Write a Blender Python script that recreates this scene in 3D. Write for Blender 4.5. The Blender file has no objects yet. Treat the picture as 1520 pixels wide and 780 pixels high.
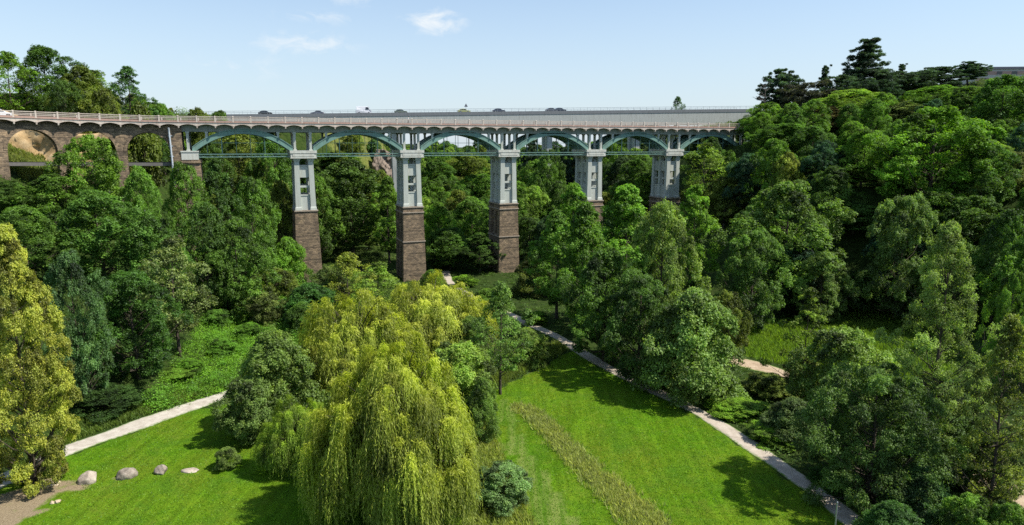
import bpy, bmesh, math, random
import numpy as np
from mathutils import Vector, Matrix

R = math.radians
scene = bpy.context.scene
COL = scene.collection
rnd = random.Random(7)

# ------------------------------------------------------------------ camera
FPX = 1520 * 24 / 36.0
PITCH = R(9.86)
CZ = 30.0
cam_d = bpy.data.cameras.new('camera')
cam_d.lens = 24; cam_d.sensor_width = 36; cam_d.clip_end = 20000; cam_d.clip_start = 0.5
cam = bpy.data.objects.new('camera', cam_d); COL.objects.link(cam)
cam.location = (0, 0, CZ); cam.rotation_euler = (R(90) - PITCH, 0, 0)
scene.camera = cam
cp, sp = math.cos(PITCH), math.sin(PITCH)

def ray(px, py):
    a = (px - 760) / FPX; v = (390 - py) / FPX
    return a, cp + v * sp, -sp + v * cp
def at(px, py, Y):
    x, y, z = ray(px, py); t = Y / y
    return x * t, Y, CZ + z * t
def gp(px, py, z0=0.0):
    x, y, z = ray(px, py); t = (z0 - CZ) / z
    return x * t, y * t

# ------------------------------------------------------------------ terrain
def itp(x, pts):
    a = np.array(pts, float); return np.interp(x, a[:, 0], a[:, 1])
TOE_L = [(-60,-75),(40,-62),(56,-52),(70,-45.5),(80,-41),(95,-42),(110,-45),(130,-50),(147,-53),(175,-58),(210,-56),(260,-48),(300,-43),(330,-48),(420,-80),(600,-80)]
PRO_L = [(0,0),(8,3),(20,10),(40,23),(60,33),(80,36),(200,44),(600,50),(4000,60)]
FAC_L = [(130,1.0),(165,1.25),(200,1.25),(260,2.4),(300,3.6),(330,2.6),(600,.8)]
CAP_L = [(130,60),(165,46),(210,38),(260,31),(300,29),(600,20)]
TOE_R = [(-60,80),(40,64),(57,62),(90,60),(104,66),(115,60),(125,48),(140,34),(165,26),(183,24),(210,20),(260,22),(320,26),(420,40),(600,40)]
PRO_R = [(0,0),(10,5),(20,14),(36,30),(60,34),(100,42),(160,50),(300,56),(4000,70)]
FAC_R = [(110,.66),(150,.74),(183,.97),(240,1.0),(300,.78),(420,.6),(800,.6)]
def terrain(x, y):
    x = np.asarray(x, float); y = np.asarray(y, float)
    dl = itp(y, TOE_L) - x; dr = x - itp(y, TOE_R)
    hl = np.minimum(itp(np.maximum(dl, 0), PRO_L) * itp(y, FAC_L), itp(y, CAP_L))
    hr = itp(np.maximum(dr, 0), PRO_R) * itp(y, FAC_R)
    floor = itp(y, [(0,0),(110,0),(150,-1.5),(200,0),(300,9),(420,15),(700,10),(4000,0)])
    w = np.clip(np.maximum(dl, dr) / 14, 0, 1)
    n = .5*np.sin(x*.21+1.3*np.sin(y*.11))*np.cos(y*.17) + .35*np.sin(x*.53+y*.41) + .2*np.sin(x*.9-y*.77)
    far = np.clip((np.abs(x) - 700) / 2500, 0, 1) + np.clip((y - 900) / 2500, 0, 1)
    h = floor + hl + hr + n * (.06 + w * .9)
    return h * np.clip(1 - far, 0, 1) + 0.0
def tz(x, y): return float(terrain(x, y))
def gpt(px, py):
    z = 0.0
    for _ in range(12):
        x, y = gp(px, py, z); z = .5 * z + .5 * tz(x, y)
    return x, y

def inpoly(x, y, poly):
    x = np.asarray(x); y = np.asarray(y); res = np.zeros(x.shape, bool); n = len(poly)
    for i in range(n):
        x1, y1 = poly[i]; x2, y2 = poly[(i + 1) % n]
        c = ((y1 > y) != (y2 > y)) & (x < (x2 - x1) * (y - y1) / ((y2 - y1) or 1e-9) + x1)
        res ^= c
    return res

# ------------------------------------------------------------------ helpers
class MB:
    def __init__(s): s.v = []; s.f = []; s.m = None
    def add(s, vs, fs):
        b = len(s.v)
        if s.m: vs = [s.m(*p) for p in vs]
        s.v += [tuple(p) for p in vs]; s.f += [tuple(b + i for i in f) for f in fs]
    def hexa(s, b, t, seg=1):
        # b, t = (x0,x1,y0,y1,z)
        vs = []
        for (x0, x1, y0, y1, z) in (b, t):
            for k in range(seg + 1):
                x = x0 + (x1 - x0) * k / seg
                vs += [(x, y0, z), (x, y1, z)]
        n = 2 * (seg + 1); fs = []
        for k in range(seg):
            a = 2 * k
            fs += [(a, a+1, a+3, a+2), (n+a, n+a+2, n+a+3, n+a+1), (a, a+2, n+a+2, n+a), (a+1, n+a+1, n+a+3, a+3)]
        fs += [(0, n, n+1, 1), (n-2, n-1, 2*n-1, 2*n-2)]
        s.add(vs, fs)
    def box(s, x0, x1, y0, y1, z0, z1, seg=1):
        s.hexa((x0, x1, y0, y1, z0), (x0, x1, y0, y1, z1), seg)
    def tube(s, pts, rad, n=6, cap=True):
        pts = [Vector(p) for p in pts]; vs = []; fs = []
        for i, p in enumerate(pts):
            d = (pts[min(i+1, len(pts)-1)] - pts[max(i-1, 0)])
            if d.length < 1e-6: d = Vector((0, 0, 1))
            d.normalize()
            a = d.cross(Vector((0, 0, 1)) if abs(d.z) < .9 else Vector((1, 0, 0))).normalized(); c = d.cross(a)
            r = rad[i] if hasattr(rad, '__len__') else rad
            for k in range(n):
                t = 2 * math.pi * k / n; vs.append(p + (a * math.cos(t) + c * math.sin(t)) * r)
        for i in range(len(pts) - 1):
            for k in range(n):
                k2 = (k + 1) % n
                fs.append((i*n+k, i*n+k2, (i+1)*n+k2, (i+1)*n+k))
        if cap:
            fs.append(tuple(range(n))[::-1]); fs.append(tuple((len(pts)-1)*n + k for k in range(n)))
        s.add(vs, fs)
    def strip_prism(s, prof_top, prof_bot, y0, y1):
        # two polylines of (x,z) with the same count, extruded from y0 to y1
        n = len(prof_top); vs = []
        for y in (y0, y1):
            for (x, z) in prof_top: vs.append((x, y, z))
            for (x, z) in prof_bot: vs.append((x, y, z))
        fs = []; o = 2 * n
        for i in range(n - 1):
            fs += [(i, n+i, n+i+1, i+1), (o+i, o+i+1, o+n+i+1, o+n+i), (i, i+1, o+i+1, o+i), (n+i, o+n+i, o+n+i+1, n+i+1)]
        fs += [(0, o, o+n, n), (n-1, 2*n-1, o+2*n-1, o+n-1)]
        s.add(vs, fs)
    def build(s, name, mat, parent=None, smooth=False, bevel=0):
        me = bpy.data.meshes.new(name); me.from_pydata(s.v, [], s.f); me.update()
        bm = bmesh.new(); bm.from_mesh(me); bmesh.ops.recalc_face_normals(bm, faces=bm.faces); bm.to_mesh(me); bm.free()
        if smooth: me.polygons.foreach_set('use_smooth', [True] * len(me.polygons))
        me.materials.append(mat)
        return link(name, me, parent)
def link(name, me, parent=None):
    o = bpy.data.objects.new(name, me); COL.objects.link(o)
    if parent is not None: o.parent = parent
    return o
def tag(o, label=None, cat=None, group=None, kind=None):
    if label: o['label'] = label
    if cat: o['category'] = cat
    if group: o['group'] = group
    if kind: o['kind'] = kind
    return o
def empty(name, loc=(0, 0, 0), rz=0):
    o = bpy.data.objects.new(name, None); COL.objects.link(o); o.location = loc; o.rotation_euler = (0, 0, rz); return o
def copy_tree(o, parent=None):
    c = o.copy(); COL.objects.link(c)
    if parent is not None: c.parent = parent
    for ch in list(o.children): copy_tree(ch, c)
    return c

# ------------------------------------------------------------------ materials
class NT:
    def __init__(s, name):
        s.mat = bpy.data.materials.new(name); s.mat.use_nodes = True
        s.t = s.mat.node_tree; s.n = s.t.nodes; s.l = s.t.links
        s.p = s.n['Principled BSDF']; s.out = s.n['Material Output']
    def node(s, typ, **kw):
        nd = s.n.new(typ)
        for k, v in kw.items():
            if k.startswith('i_'):
                nd.inputs[k[2:].replace('_', ' ')].default_value = v
            else: setattr(nd, k, v)
        return nd
    def link(s, a, b): s.l.new(a, b)
    def coord(s, typ='Object'): return s.node('ShaderNodeTexCoord').outputs[typ]
    def noise(s, scale, detail=4, rough=.6, vec=None):
        nd = s.node('ShaderNodeTexNoise'); nd.inputs['Scale'].default_value = scale
        nd.inputs['Detail'].default_value = detail; nd.inputs['Roughness'].default_value = rough
        if vec is not None: s.link(vec, nd.inputs['Vector'])
        return nd.outputs['Fac']
    def ramp(s, fac, stops):
        nd = s.node('ShaderNodeValToRGB'); cr = nd.color_ramp
        while len(cr.elements) < len(stops): cr.elements.new(.5)
        for e, (p, c) in zip(cr.elements, stops):
            e.position = p; e.color = (*c, 1) if hasattr(c, '__len__') else (c, c, c, 1)
        s.link(fac, nd.inputs[0]); return nd.outputs[0]
    def mix(s, fac, a, b, mode='MIX'):
        nd = s.node('ShaderNodeMix', data_type='RGBA', blend_type=mode)
        for sock, val in ((nd.inputs[0], fac), (nd.inputs[6], a), (nd.inputs[7], b)):
            if hasattr(val, 'is_linked') or hasattr(val, 'links'): s.link(val, sock)
            elif hasattr(val, '__len__'): sock.default_value = (*val[:3], 1)
            else: sock.default_value = val
        return nd.outputs[2]
    def math(s, op, a, b=None, c=None, clamp=False):
        nd = s.node('ShaderNodeMath', operation=op, use_clamp=clamp)
        for i, v in enumerate((a, b, c)):
            if v is None: continue
            if hasattr(v, 'links'): s.link(v, nd.inputs[i])
            else: nd.inputs[i].default_value = v
        return nd.outputs[0]
    def attr(s, name):
        return s.node('ShaderNodeAttribute', attribute_name=name).outputs['Fac']
    def bump(s, h, strength=.5, dist=.1):
        nd = s.node('ShaderNodeBump'); nd.inputs['Strength'].default_value = strength; nd.inputs['Distance'].default_value = dist
        s.link(h, nd.inputs['Height']); s.link(nd.outputs[0], s.p.inputs['Normal'])
    def base(s, c):
        if hasattr(c, 'links'): s.link(c, s.p.inputs['Base Color'])
        else: s.p.inputs['Base Color'].default_value = (*c, 1)
    def rough(s, v, spec=.3):
        s.p.inputs['Roughness'].default_value = v; s.p.inputs['Specular IOR Level'].default_value = spec

def simple(name, col, rough=.6, metal=0, var=.15, scale=3, spec=.4, bump=0):
    m = NT(name); n = m.noise(scale, 5, .65, m.coord())
    lo = tuple(c * (1 - var) for c in col); hi = tuple(c * (1 + var) for c in col)
    m.base(m.ramp(n, [(.3, lo), (.7, hi)])); m.rough(rough, spec); m.p.inputs['Metallic'].default_value = metal
    if bump: m.bump(n, bump, .05)
    return m.mat

def mat_leaf(name='leaf', trans=.42, gloss=.018):
    m = NT(name); oi = m.node('ShaderNodeObjectInfo')
    tint = m.attr('tint'); warm = m.attr('warm')
    k = m.math('MULTIPLY_ADD', tint, 2.1, .38)
    kv = m.node('ShaderNodeCombineXYZ')
    for i in range(3): m.link(k, kv.inputs[i])
    c = m.mix(1.0, oi.outputs['Color'], kv.outputs[0], 'MULTIPLY')
    c2 = m.mix(1.0, c, (1.38, 1.2, .9), 'MULTIPLY')
    c = m.mix(warm, c, c2)
    d = m.node('ShaderNodeBsdfDiffuse'); t = m.node('ShaderNodeBsdfTranslucent'); g = m.node('ShaderNodeBsdfGlossy')
    g.inputs['Roughness'].default_value = .6; g.inputs['Color'].default_value = (.9, .95, 1, 1)
    m.link(c, d.inputs[0]); m.link(m.mix(1.0, c, (1.25, 1.35, .6), 'MULTIPLY'), t.inputs[0])
    a = m.node('ShaderNodeMixShader'); a.inputs[0].default_value = trans
    m.link(d.outputs[0], a.inputs[1]); m.link(t.outputs[0], a.inputs[2])
    b = m.node('ShaderNodeMixShader'); b.inputs[0].default_value = gloss
    m.link(a.outputs[0], b.inputs[1]); m.link(g.outputs[0], b.inputs[2])
    m.link(b.outputs[0], m.out.inputs['Surface'])
    return m.mat
LEAF = mat_leaf()

def mat_bark():
    m = NT('bark'); co = m.coord(); mp = m.node('ShaderNodeMapping'); m.link(co, mp.inputs[0]); mp.inputs['Scale'].default_value = (4, 4, .8)
    n = m.noise(3, 6, .7, mp.outputs[0])
    m.base(m.ramp(n, [(.3, (.035, .027, .02)), (.55, (.09, .075, .058)), (.75, (.17, .15, .12))])); m.rough(.9, .1); m.bump(n, .7, .08)
    return m.mat
BARK = mat_bark()

def mat_stone():
    m = NT('rubble_stone'); co = m.coord()
    sx = m.node('ShaderNodeSeparateXYZ'); m.link(co, sx.inputs[0])
    cx = m.node('ShaderNodeCombineXYZ')
    wob = m.noise(1.2, 2, .5, co)
    m.link(m.math('ADD', m.math('MULTIPLY_ADD', sx.outputs[1], .93, sx.outputs[0]), m.math('MULTIPLY', wob, .5)), cx.inputs[0])
    m.link(m.math('MULTIPLY_ADD', wob, .35, sx.outputs[2]), cx.inputs[1])
    br = m.node('ShaderNodeTexBrick'); m.link(cx.outputs[0], br.inputs['Vector'])
    br.inputs['Scale'].default_value = 1; br.inputs['Brick Width'].default_value = .62; br.inputs['Row Height'].default_value = .34
    br.inputs['Mortar Size'].default_value = .035; br.inputs['Mortar Smooth'].default_value = .4
    br.inputs['Color1'].default_value = (.14, .112, .086, 1); br.inputs['Color2'].default_value = (.37, .28, .19, 1)
    br.inputs['Mortar'].default_value = (.31, .25, .18, 1)
    big = m.noise(.35, 4, .7, co)
    c = m.mix(.75, br.outputs['Color'], m.ramp(big, [(.3, (.55, .52, .5)), (.55, (1, .96, .9)), (.75, (1.5, 1.35, 1.15))]), 'MULTIPLY')
    moss = m.ramp(m.noise(.55, 6, .75, co), [(.55, 0), (.72, .6)])
    c = m.mix(moss, c, (.075, .085, .035))
    soot = m.ramp(m.noise(.22, 5, .7, co), [(.5, 0), (.7, .55)])
    c = m.mix(soot, c, (.06, .052, .045))
    fine = m.noise(9, 4, .7, co)
    c = m.mix(.5, c, m.ramp(fine, [(.3, .45), (.7, 1.4)]), 'MULTIPLY')
    # damp dark joints every few courses
    band = m.math('PINGPONG', m.math('ADD', sx.outputs[2], m.math('MULTIPLY', wob, .15)), 1.3)
    c = m.mix(m.ramp(band, [(0, .85), (.10, 0)]), c, (.05, .042, .034))
    m.base(c); m.rough(.92, .15)
    m.bump(m.math('SUBTRACT', fine, m.math('MULTIPLY', br.outputs['Fac'], .9)), .9, .08)
    return m.mat
STONE = mat_stone()

def mat_paint(name, col, stain=(.2, .19, .16), amt=.5, rough=.6):
    m = NT(name); co = m.coord()
    mp = m.node('ShaderNodeMapping'); m.link(co, mp.inputs[0]); mp.inputs['Scale'].default_value = (1.6, 1.6, .22)
    n1 = m.noise(1.3, 6, .7, mp.outputs[0]); n2 = m.noise(6, 4, .6, co)
    c = m.mix(m.math('MULTIPLY', m.ramp(n1, [(.48, 0), (.7, 1)]), amt), col, stain)
    c = m.mix(.35, c, m.ramp(n2, [(.3, .7), (.7, 1.25)]), 'MULTIPLY')
    m.base(c); m.rough(rough, .35); m.bump(n2, .15, .03)
    return m.mat
GREY = mat_paint('weathered_grey_concrete', (.47, .50, .45), (.24, .22, .17), .5)
COURSE = mat_paint('tan_string_course', (.36, .30, .235), (.18, .15, .12), .6)
PALE = mat_paint('pale_concrete', (.57, .58, .52), (.30, .25, .19), .6)
BEAM = mat_paint('olive_grey_concrete', (.25, .27, .22), (.12, .125, .09), .6)
TEAL = mat_paint('teal_painted_steel', (.165, .290, .245), (.12, .12, .09), .55, .5)
TEALD = mat_paint('dark_teal_steel', (.045, .105, .10), (.03, .04, .04), .5, .5)
RAILC = mat_paint('weathered_cream_concrete', (.55, .48, .41), (.33, .22, .17), .7)
KERBC = mat_paint('pinkish_concrete', (.40, .27, .22), (.24, .19, .16), .6)
GIRD = mat_paint('road_bridge_concrete', (.46, .47, .44), (.26, .26, .23), .6)
GIRDD = mat_paint('dark_edge_concrete', (.20, .21, .22), (.12, .125, .13), .5)
STEEL = simple('galvanised_steel', (.42, .45, .47), .4, .6, .1)
PIPE = simple('white_pipe_paint', (.45, .50, .54), .45)
ASPH = simple('asphalt', (.06, .06, .06), .9, 0, .25, 8)

def mat_rock(name, c0, c1, c2, sc=1.2):
    m = NT(name); co = m.coord(); n = m.noise(sc, 7, .7, co); n2 = m.noise(sc * 9, 5, .7, co)
    c = m.ramp(n, [(.3, c0), (.5, c1), (.7, c2)])
    c = m.mix(.5, c, m.ramp(n2, [(.3, .5), (.7, 1.4)]), 'MULTIPLY')
    m.base(c); m.rough(.92, .15); m.bump(m.math('ADD', n, m.math('MULTIPLY', n2, .4)), .7, .12)
    return m.mat

def mat_ground():
    m = NT('ground'); co = m.coord()
    n_big = m.noise(.09, 5, .6, co); n_mid = m.noise(.7, 5, .65, co); n_fine = m.noise(5.5, 5, .75, co)
    jit = m.math('MULTIPLY_ADD', m.noise(1.1, 5, .7, co), 1.1, -.55)
    def mask(name):
        return m.math('MULTIPLY_ADD', m.math('ADD', m.attr(name), jit), 2.4, -.7, True)
    # woodland floor
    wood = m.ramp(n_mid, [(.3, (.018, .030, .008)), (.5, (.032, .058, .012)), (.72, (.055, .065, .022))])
    lawn = m.ramp(n_mid, [(.28, (.062, .150, .005)), (.5, (.090, .197, .007)), (.74, (.135, .222, .010))])
    lawn = m.mix(m.ramp(n_big, [(.4, 0), (.62, .95)]), lawn, (.125, .185, .012))
    lawn = m.mix(m.math('MULTIPLY', m.ramp(m.noise(.35, 6, .75, co), [(.52, 0), (.72, 1)]), .45), lawn, (.14, .165, .034))
    # short mower lines running along the strip
    mp = m.node('ShaderNodeMapping'); m.link(co, mp.inputs[0]); mp.inputs['Rotation'].default_value = (0, 0, R(-22)); mp.inputs['Scale'].default_value = (1.0, .06, 1)
    stripe = m.noise(1.5, 3, .6, mp.outputs[0])
    lawn = m.mix(.75, lawn, m.ramp(stripe, [(.35, .68), (.65, 1.25)]), 'MULTIPLY')
    clov = m.ramp(m.noise(.22, 6, .7, co), [(.5, 0), (.66, .7)])
    lawn = m.mix(clov, lawn, (.060, .150, .012))
    lawn = m.mix(.75, lawn, m.ramp(n_fine, [(.28, .45), (.72, 1.5)]), 'MULTIPLY')
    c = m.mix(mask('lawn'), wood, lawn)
    mown = m.ramp(stripe, [(.38, (.085, .17, .016)), (.6, (.185, .235, .055))])
    mown = m.mix(.7, mown, m.ramp(n_fine, [(.28, .5), (.72, 1.4)]), 'MULTIPLY')
    c = m.mix(m.math('MULTIPLY', mask('mown'), .95), c, mown)
    dry = m.ramp(n_fine, [(.3, (.10, .12, .03)), (.7, (.24, .22, .08))])
    c = m.mix(mask('dry'), c, dry)
    dirt = m.ramp(n_fine, [(.3, (.20, .15, .09)), (.7, (.36, .29, .19))])
    c = m.mix(mask('dirt'), c, dirt)
    m.base(c); m.rough(.95, .05)
    m.bump(m.math('ADD', n_fine, m.noise(19, 3, .7, co)), .8, .12)
    return m.mat

def mat_path(name, a, b, c_):
    m = NT(name); co = m.coord(); n = m.noise(.9, 6, .7, co); f = m.noise(11, 4, .7, co)
    c = m.ramp(n, [(.3, a), (.5, b), (.7, c_)])
    c = m.mix(.5, c, m.ramp(f, [(.3, .6), (.7, 1.3)]), 'MULTIPLY')
    e = m.math('MULTIPLY_ADD', m.noise(1.6, 5, .7, co), .8, m.attr('edge'))
    c = m.mix(m.ramp(e, [(1.02, 0), (1.0, 0)]) if False else m.math('MULTIPLY_ADD', e, 4, -4.6, True), c, (.085, .16, .02))
    m.base(c); m.rough(.95, .1); m.bump(f, .5, .03)
    return m.mat
PATH = mat_path('gravel', (.33, .29, .24), (.43, .39, .33), (.54, .50, .44))
PATHR = mat_path('sandy_gravel', (.30, .25, .20), (.40, .345, .28), (.50, .44, .37))
TRACK = mat_path('bare_earth', (.27, .20, .13), (.38, .29, .20), (.47, .38, .27))
SKY_STRENGTH, SUN_STRENGTH, EXPOSURE, HAZE = 0.115, 4.8, 0.60, 0.0
# ------------------------------------------------------------------ world and sun
SUN_EL, SUN_AZ = 53, 99          # azimuth measured from +Y towards +X
w = bpy.data.worlds.new('World'); scene.world = w; w.use_nodes = True
wn, wl = w.node_tree.nodes, w.node_tree.links
sky = wn.new('ShaderNodeTexSky'); sky.sky_type = 'NISHITA'; sky.sun_disc = False
sky.sun_elevation = R(SUN_EL); sky.sun_rotation = R(SUN_AZ); sky.altitude = 0
sky.air_density = 1.0; sky.dust_density = .35; sky.ozone_density = 1.6
def build_clouds():
    tc = wn.new('ShaderNodeTexCoord'); sx = wn.new('ShaderNodeSeparateXYZ'); wl.new(tc.outputs['Generated'], sx.inputs[0])
    def M(op, a, b=None, c=None, clamp=False):
        nd = wn.new('ShaderNodeMath'); nd.operation = op; nd.use_clamp = clamp
        for i, v in enumerate((a, b, c)):
            if v is None: continue
            if hasattr(v, 'links'): wl.new(v, nd.inputs[i])
            else: nd.inputs[i].default_value = v
        return nd.outputs[0]
    az = M('ARCTAN2', sx.outputs[0], sx.outputs[1]); el = M('ARCSINE', sx.outputs[2])
    cv = wn.new('ShaderNodeCombineXYZ'); wl.new(az, cv.inputs[0]); wl.new(M('MULTIPLY', el, 1.9), cv.inputs[1])
    nz = wn.new('ShaderNodeTexNoise'); nz.inputs['Scale'].default_value = 26; nz.inputs['Detail'].default_value = 7; nz.inputs['Roughness'].default_value = .62
    nz.inputs['Distortion'].default_value = .5
    wl.new(cv.outputs[0], nz.inputs['Vector'])
    tot = None
    # soft patches of broken fair-weather cloud: azimuth, elevation, half widths (degrees), strength
    for (a0, e0, wa, we, k) in [(-6.2, 9.5, 3.4, 1.5, 1.0), (-13, 11.8, 7.0, 1.7, .8), (-16.2, 7.6, 5.5, 1.3, .75), (-21, 5.8, 6, 1.5, .35), (35.5, 10.2, 4.5, .9, .8), (-15, 9.6, 5.0, .8, .5),
                                (60, 20, 14, 4, 1), (-70, 16, 12, 4, 1), (120, 24, 15, 5, 1), (-130, 22, 15, 5, 1), (20, 38, 12, 5, .9)]:
        da = M('DIVIDE', M('SUBTRACT', az, R(a0)), R(wa)); de = M('DIVIDE', M('SUBTRACT', el, R(e0)), R(we))
        d = M('SQRT', M('ADD', M('MULTIPLY', da, da), M('MULTIPLY', de, de)))
        b = M('MULTIPLY', M('SUBTRACT', 1.0, d, None, True), k)
        tot = b if tot is None else M('MAXIMUM', tot, b)
    f = M('MULTIPLY', M('MULTIPLY_ADD', nz.outputs['Fac'], 4.0, M('MULTIPLY_ADD', tot, 1.5, -2.35), True), M('MULTIPLY', tot, 1.4, None, True))
    return M('MULTIPLY', f, .9)
bg = wn['Background']
mx = wn.new('ShaderNodeMix'); mx.data_type = 'RGBA'
wl.new(build_clouds(), mx.inputs[0]); mx.inputs[7].default_value = (5.2, 5.5, 5.7, 1)
# pale summer haze low in the sky
tc2 = wn.new('ShaderNodeTexCoord'); sz = wn.new('ShaderNodeSeparateXYZ'); wl.new(tc2.outputs['Generated'], sz.inputs[0])
mr = wn.new('ShaderNodeMapRange'); mr.interpolation_type = 'SMOOTHSTEP'; wl.new(sz.outputs[2], mr.inputs['Value'])
mr.inputs['From Min'].default_value = -.05; mr.inputs['From Max'].default_value = .30; mr.inputs['To Min'].default_value = .85; mr.inputs['To Max'].default_value = .15
mh = wn.new('ShaderNodeMix'); mh.data_type = 'RGBA'; wl.new(mr.outputs[0], mh.inputs[0]); wl.new(sky.outputs[0], mh.inputs[6]); mh.inputs[7].default_value = (3.5, 4.2, 4.9, 1)
wl.new(mh.outputs[2], mx.inputs[6])
wl.new(mx.outputs[2], bg.inputs[0]); bg.inputs[1].default_value = SKY_STRENGTH
sun_d = bpy.data.lights.new('sun', 'SUN'); sun_d.energy = SUN_STRENGTH; sun_d.angle = R(.55); sun_d.color = (1, .945, .85)
sun = bpy.data.objects.new('sun', sun_d); COL.objects.link(sun); sun.location = (80, 20, 120)
sv = Vector((math.sin(R(SUN_AZ)) * math.cos(R(SUN_EL)), math.cos(R(SUN_AZ)) * math.cos(R(SUN_EL)), math.sin(R(SUN_EL))))
sun.rotation_euler = sv.to_track_quat('Z', 'Y').to_euler()
vs_ = scene.view_settings
vs_.view_transform = 'Standard'; vs_.look = 'None'; vs_.exposure = EXPOSURE; vs_.gamma = 1; vs_.use_curve_mapping = False
scene.cycles.max_bounces = 6; scene.cycles.diffuse_bounces = 3; scene.cycles.glossy_bounces = 2
scene.cycles.transmission_bounces = 4; scene.cycles.volume_bounces = 0; scene.cycles.caustics_reflective = False; scene.cycles.caustics_refractive = False
scene.cycles.use_denoising = False

# ------------------------------------------------------------------ ground sheet
def axis(parts):
    a = []
    for lo, hi, st in parts: a += list(np.arange(lo, hi, st))
    return np.array(a + [parts[-1][1]])
gx = axis([(-6000,-1200,600),(-1200,-400,50),(-400,-130,5),(-130,-72,2),(-72,90,1),(90,160,2.5),(160,400,5),(400,1200,50),(1200,6000,600)])
gy = axis([(-1500,-100,100),(-100,38,6),(38,132,1),(132,200,2),(200,460,5),(460,900,20),(900,6000,400)])
GX, GY = np.meshgrid(gx, gy)
GZ = terrain(GX, GY)
P = lambda pts: [gpt(*p) for p in pts]
lawn_r = P([(700,560),(735,580),(765,565),(800,548),(835,528),(850,520),(905,552),(965,582),(1030,615),(1090,655),(1150,697),(1210,742),(1260,790),(1260,900),(600,900),(640,700)])
lawn_l = P([(-200,800),(-60,742),(40,704),(110,674),(200,642),(280,612),(340,598),(420,570),(500,560),(560,640),(640,900),(-300,1000)])
mown_p = P([(738,592),(757,590),(770,640),(800,690),(840,745),(865,800),(800,800),(775,720),(752,655)])
edge_p = P([(700,630),(738,640),(765,700),(795,800),(700,800)])
dirt_p = P([(-60,760),(20,728),(80,712),(112,718),(128,728),(95,732),(60,760),(20,790),(-80,800)])
bould_p = [P([(x-16,y-4),(x,y-8),(x+18,y-3),(x+20,y+4),(x-14,y+5)]) for x, y in ((72,724),(130,720),(187,712))]
meadow_p = P([(1100,495),(1200,470),(1300,455),(1420,470),(1420,560),(1330,585),(1240,560),(1110,530)])
MS = dict(lawn=np.zeros(GX.shape, np.float32), dry=np.zeros(GX.shape, np.float32), dirt=np.zeros(GX.shape, np.float32), mown=np.zeros(GX.shape, np.float32))
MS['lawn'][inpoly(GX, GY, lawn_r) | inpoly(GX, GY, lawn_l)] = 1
MS['lawn'][inpoly(GX, GY, meadow_p)] = .75
MS['dry'][inpoly(GX, GY, meadow_p)] = .35
MS['dry'][inpoly(GX, GY, edge_p)] = .55
MS['dirt'][inpoly(GX, GY, dirt_p)] = .8
for b in bould_p: MS['dirt'][inpoly(GX, GY, b)] = .62
MS['mown'][inpoly(GX, GY, mown_p)] = .9
hillgrass = (GX < -95) & (GX > -150) & (GY > 130) & (GY < 158)
MS['lawn'][hillgrass] = .6; MS['dry'][hillgrass] = .5
scrub = (GX > -130) & (GX < -20) & (GY > 255) & (GY < 330)
MS['lawn'][scrub] = .5; MS['dry'][scrub] = .55
me = bpy.data.meshes.new('ground'); ny, nx = GX.shape
vv = np.stack([GX, GY, GZ], -1).reshape(-1, 3)
ii = np.arange(ny * nx).reshape(ny, nx)
q = np.stack([ii[:-1, :-1], ii[:-1, 1:], ii[1:, 1:], ii[1:, :-1]], -1).reshape(-1, 4)
def fill_mesh(me, vv, q, smooth=False):
    me.vertices.add(len(vv)); me.vertices.foreach_set('co', np.ascontiguousarray(vv, np.float32).ravel())
    k = q.shape[1]
    me.loops.add(q.size); me.loops.foreach_set('vertex_index', np.ascontiguousarray(q, np.int32).ravel())
    me.polygons.add(len(q)); me.polygons.foreach_set('loop_start', np.arange(0, q.size, k, dtype=np.int32))
    me.update(calc_edges=True)
    if smooth: me.polygons.foreach_set('use_smooth', np.ones(len(q), bool))
fill_mesh(me, vv, q, True)
for k, a in MS.items():
    at_ = me.attributes.new(k, 'FLOAT', 'POINT'); at_.data.foreach_set('value', a.ravel())
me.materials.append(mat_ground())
tag(link('ground', me), kind='structure')

# ------------------------------------------------------------------ paths
def ribbon(name, pts, width, mat, lift=.07, label=None):
    pts = [Vector(p) for p in pts]; out = []
    for i in range(len(pts) - 1):
        p0 = pts[max(i-1, 0)]; p1 = pts[i]; p2 = pts[i+1]; p3 = pts[min(i+2, len(pts)-1)]
        n = max(2, int((p2 - p1).length / .8))
        for k in range(n):
            t = k / n
            out.append(.5 * ((2*p1) + (-p0+p2)*t + (2*p0-5*p1+4*p2-p3)*t*t + (-p0+3*p1-3*p2+p3)*t**3))
    out.append(pts[-1]); V = []; E = []; NC = 9
    for i, p in enumerate(out):
        d = (out[min(i+1, len(out)-1)] - out[max(i-1, 0)]).normalized(); nrm = Vector((-d.y, d.x))
        wd = width * (1 + .09 * math.sin(i * .31) + .06 * math.sin(i * .83 + 1))
        for k in range(NC):
            s = (k / (NC - 1) - .5) * 2
            x, y = p + nrm * (s * wd * .5 * 1.12)
            V.append((x, y, tz(x, y) + lift - (.05 if abs(s) == 1 else 0))); E.append(abs(s))
    V = np.array(V); n = len(out); ii = np.arange(n * NC).reshape(n, NC)
    q = np.stack([ii[:-1, :-1], ii[:-1, 1:], ii[1:, 1:], ii[1:, :-1]], -1).reshape(-1, 4)
    m = bpy.data.meshes.new(name); fill_mesh(m, V, q, True)
    a = m.attributes.new('edge', 'FLOAT', 'POINT'); a.data.foreach_set('value', np.array(E, np.float32))
    m.materials.append(mat); o = link(name, m); tag(o, kind='structure'); return o
ribbon('gravel_path', P([(-120,775),(-40,733),(40,697),(110,665),(190,637),(265,610),(330,588),(365,576),(420,555),(500,530)]), 2.5, PATH)
ribbon('footpath', P([(1360,850),(1290,795),(1240,752),(1200,722),(1145,683),(1085,642),(1025,606),(960,575),(900,545),(860,521),(830,502),(805,490),(785,482),(770,473),(745,462),(705,443),(678,428),(667,418),(663,410),(662,403)]), 1.8, PATHR)
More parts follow.
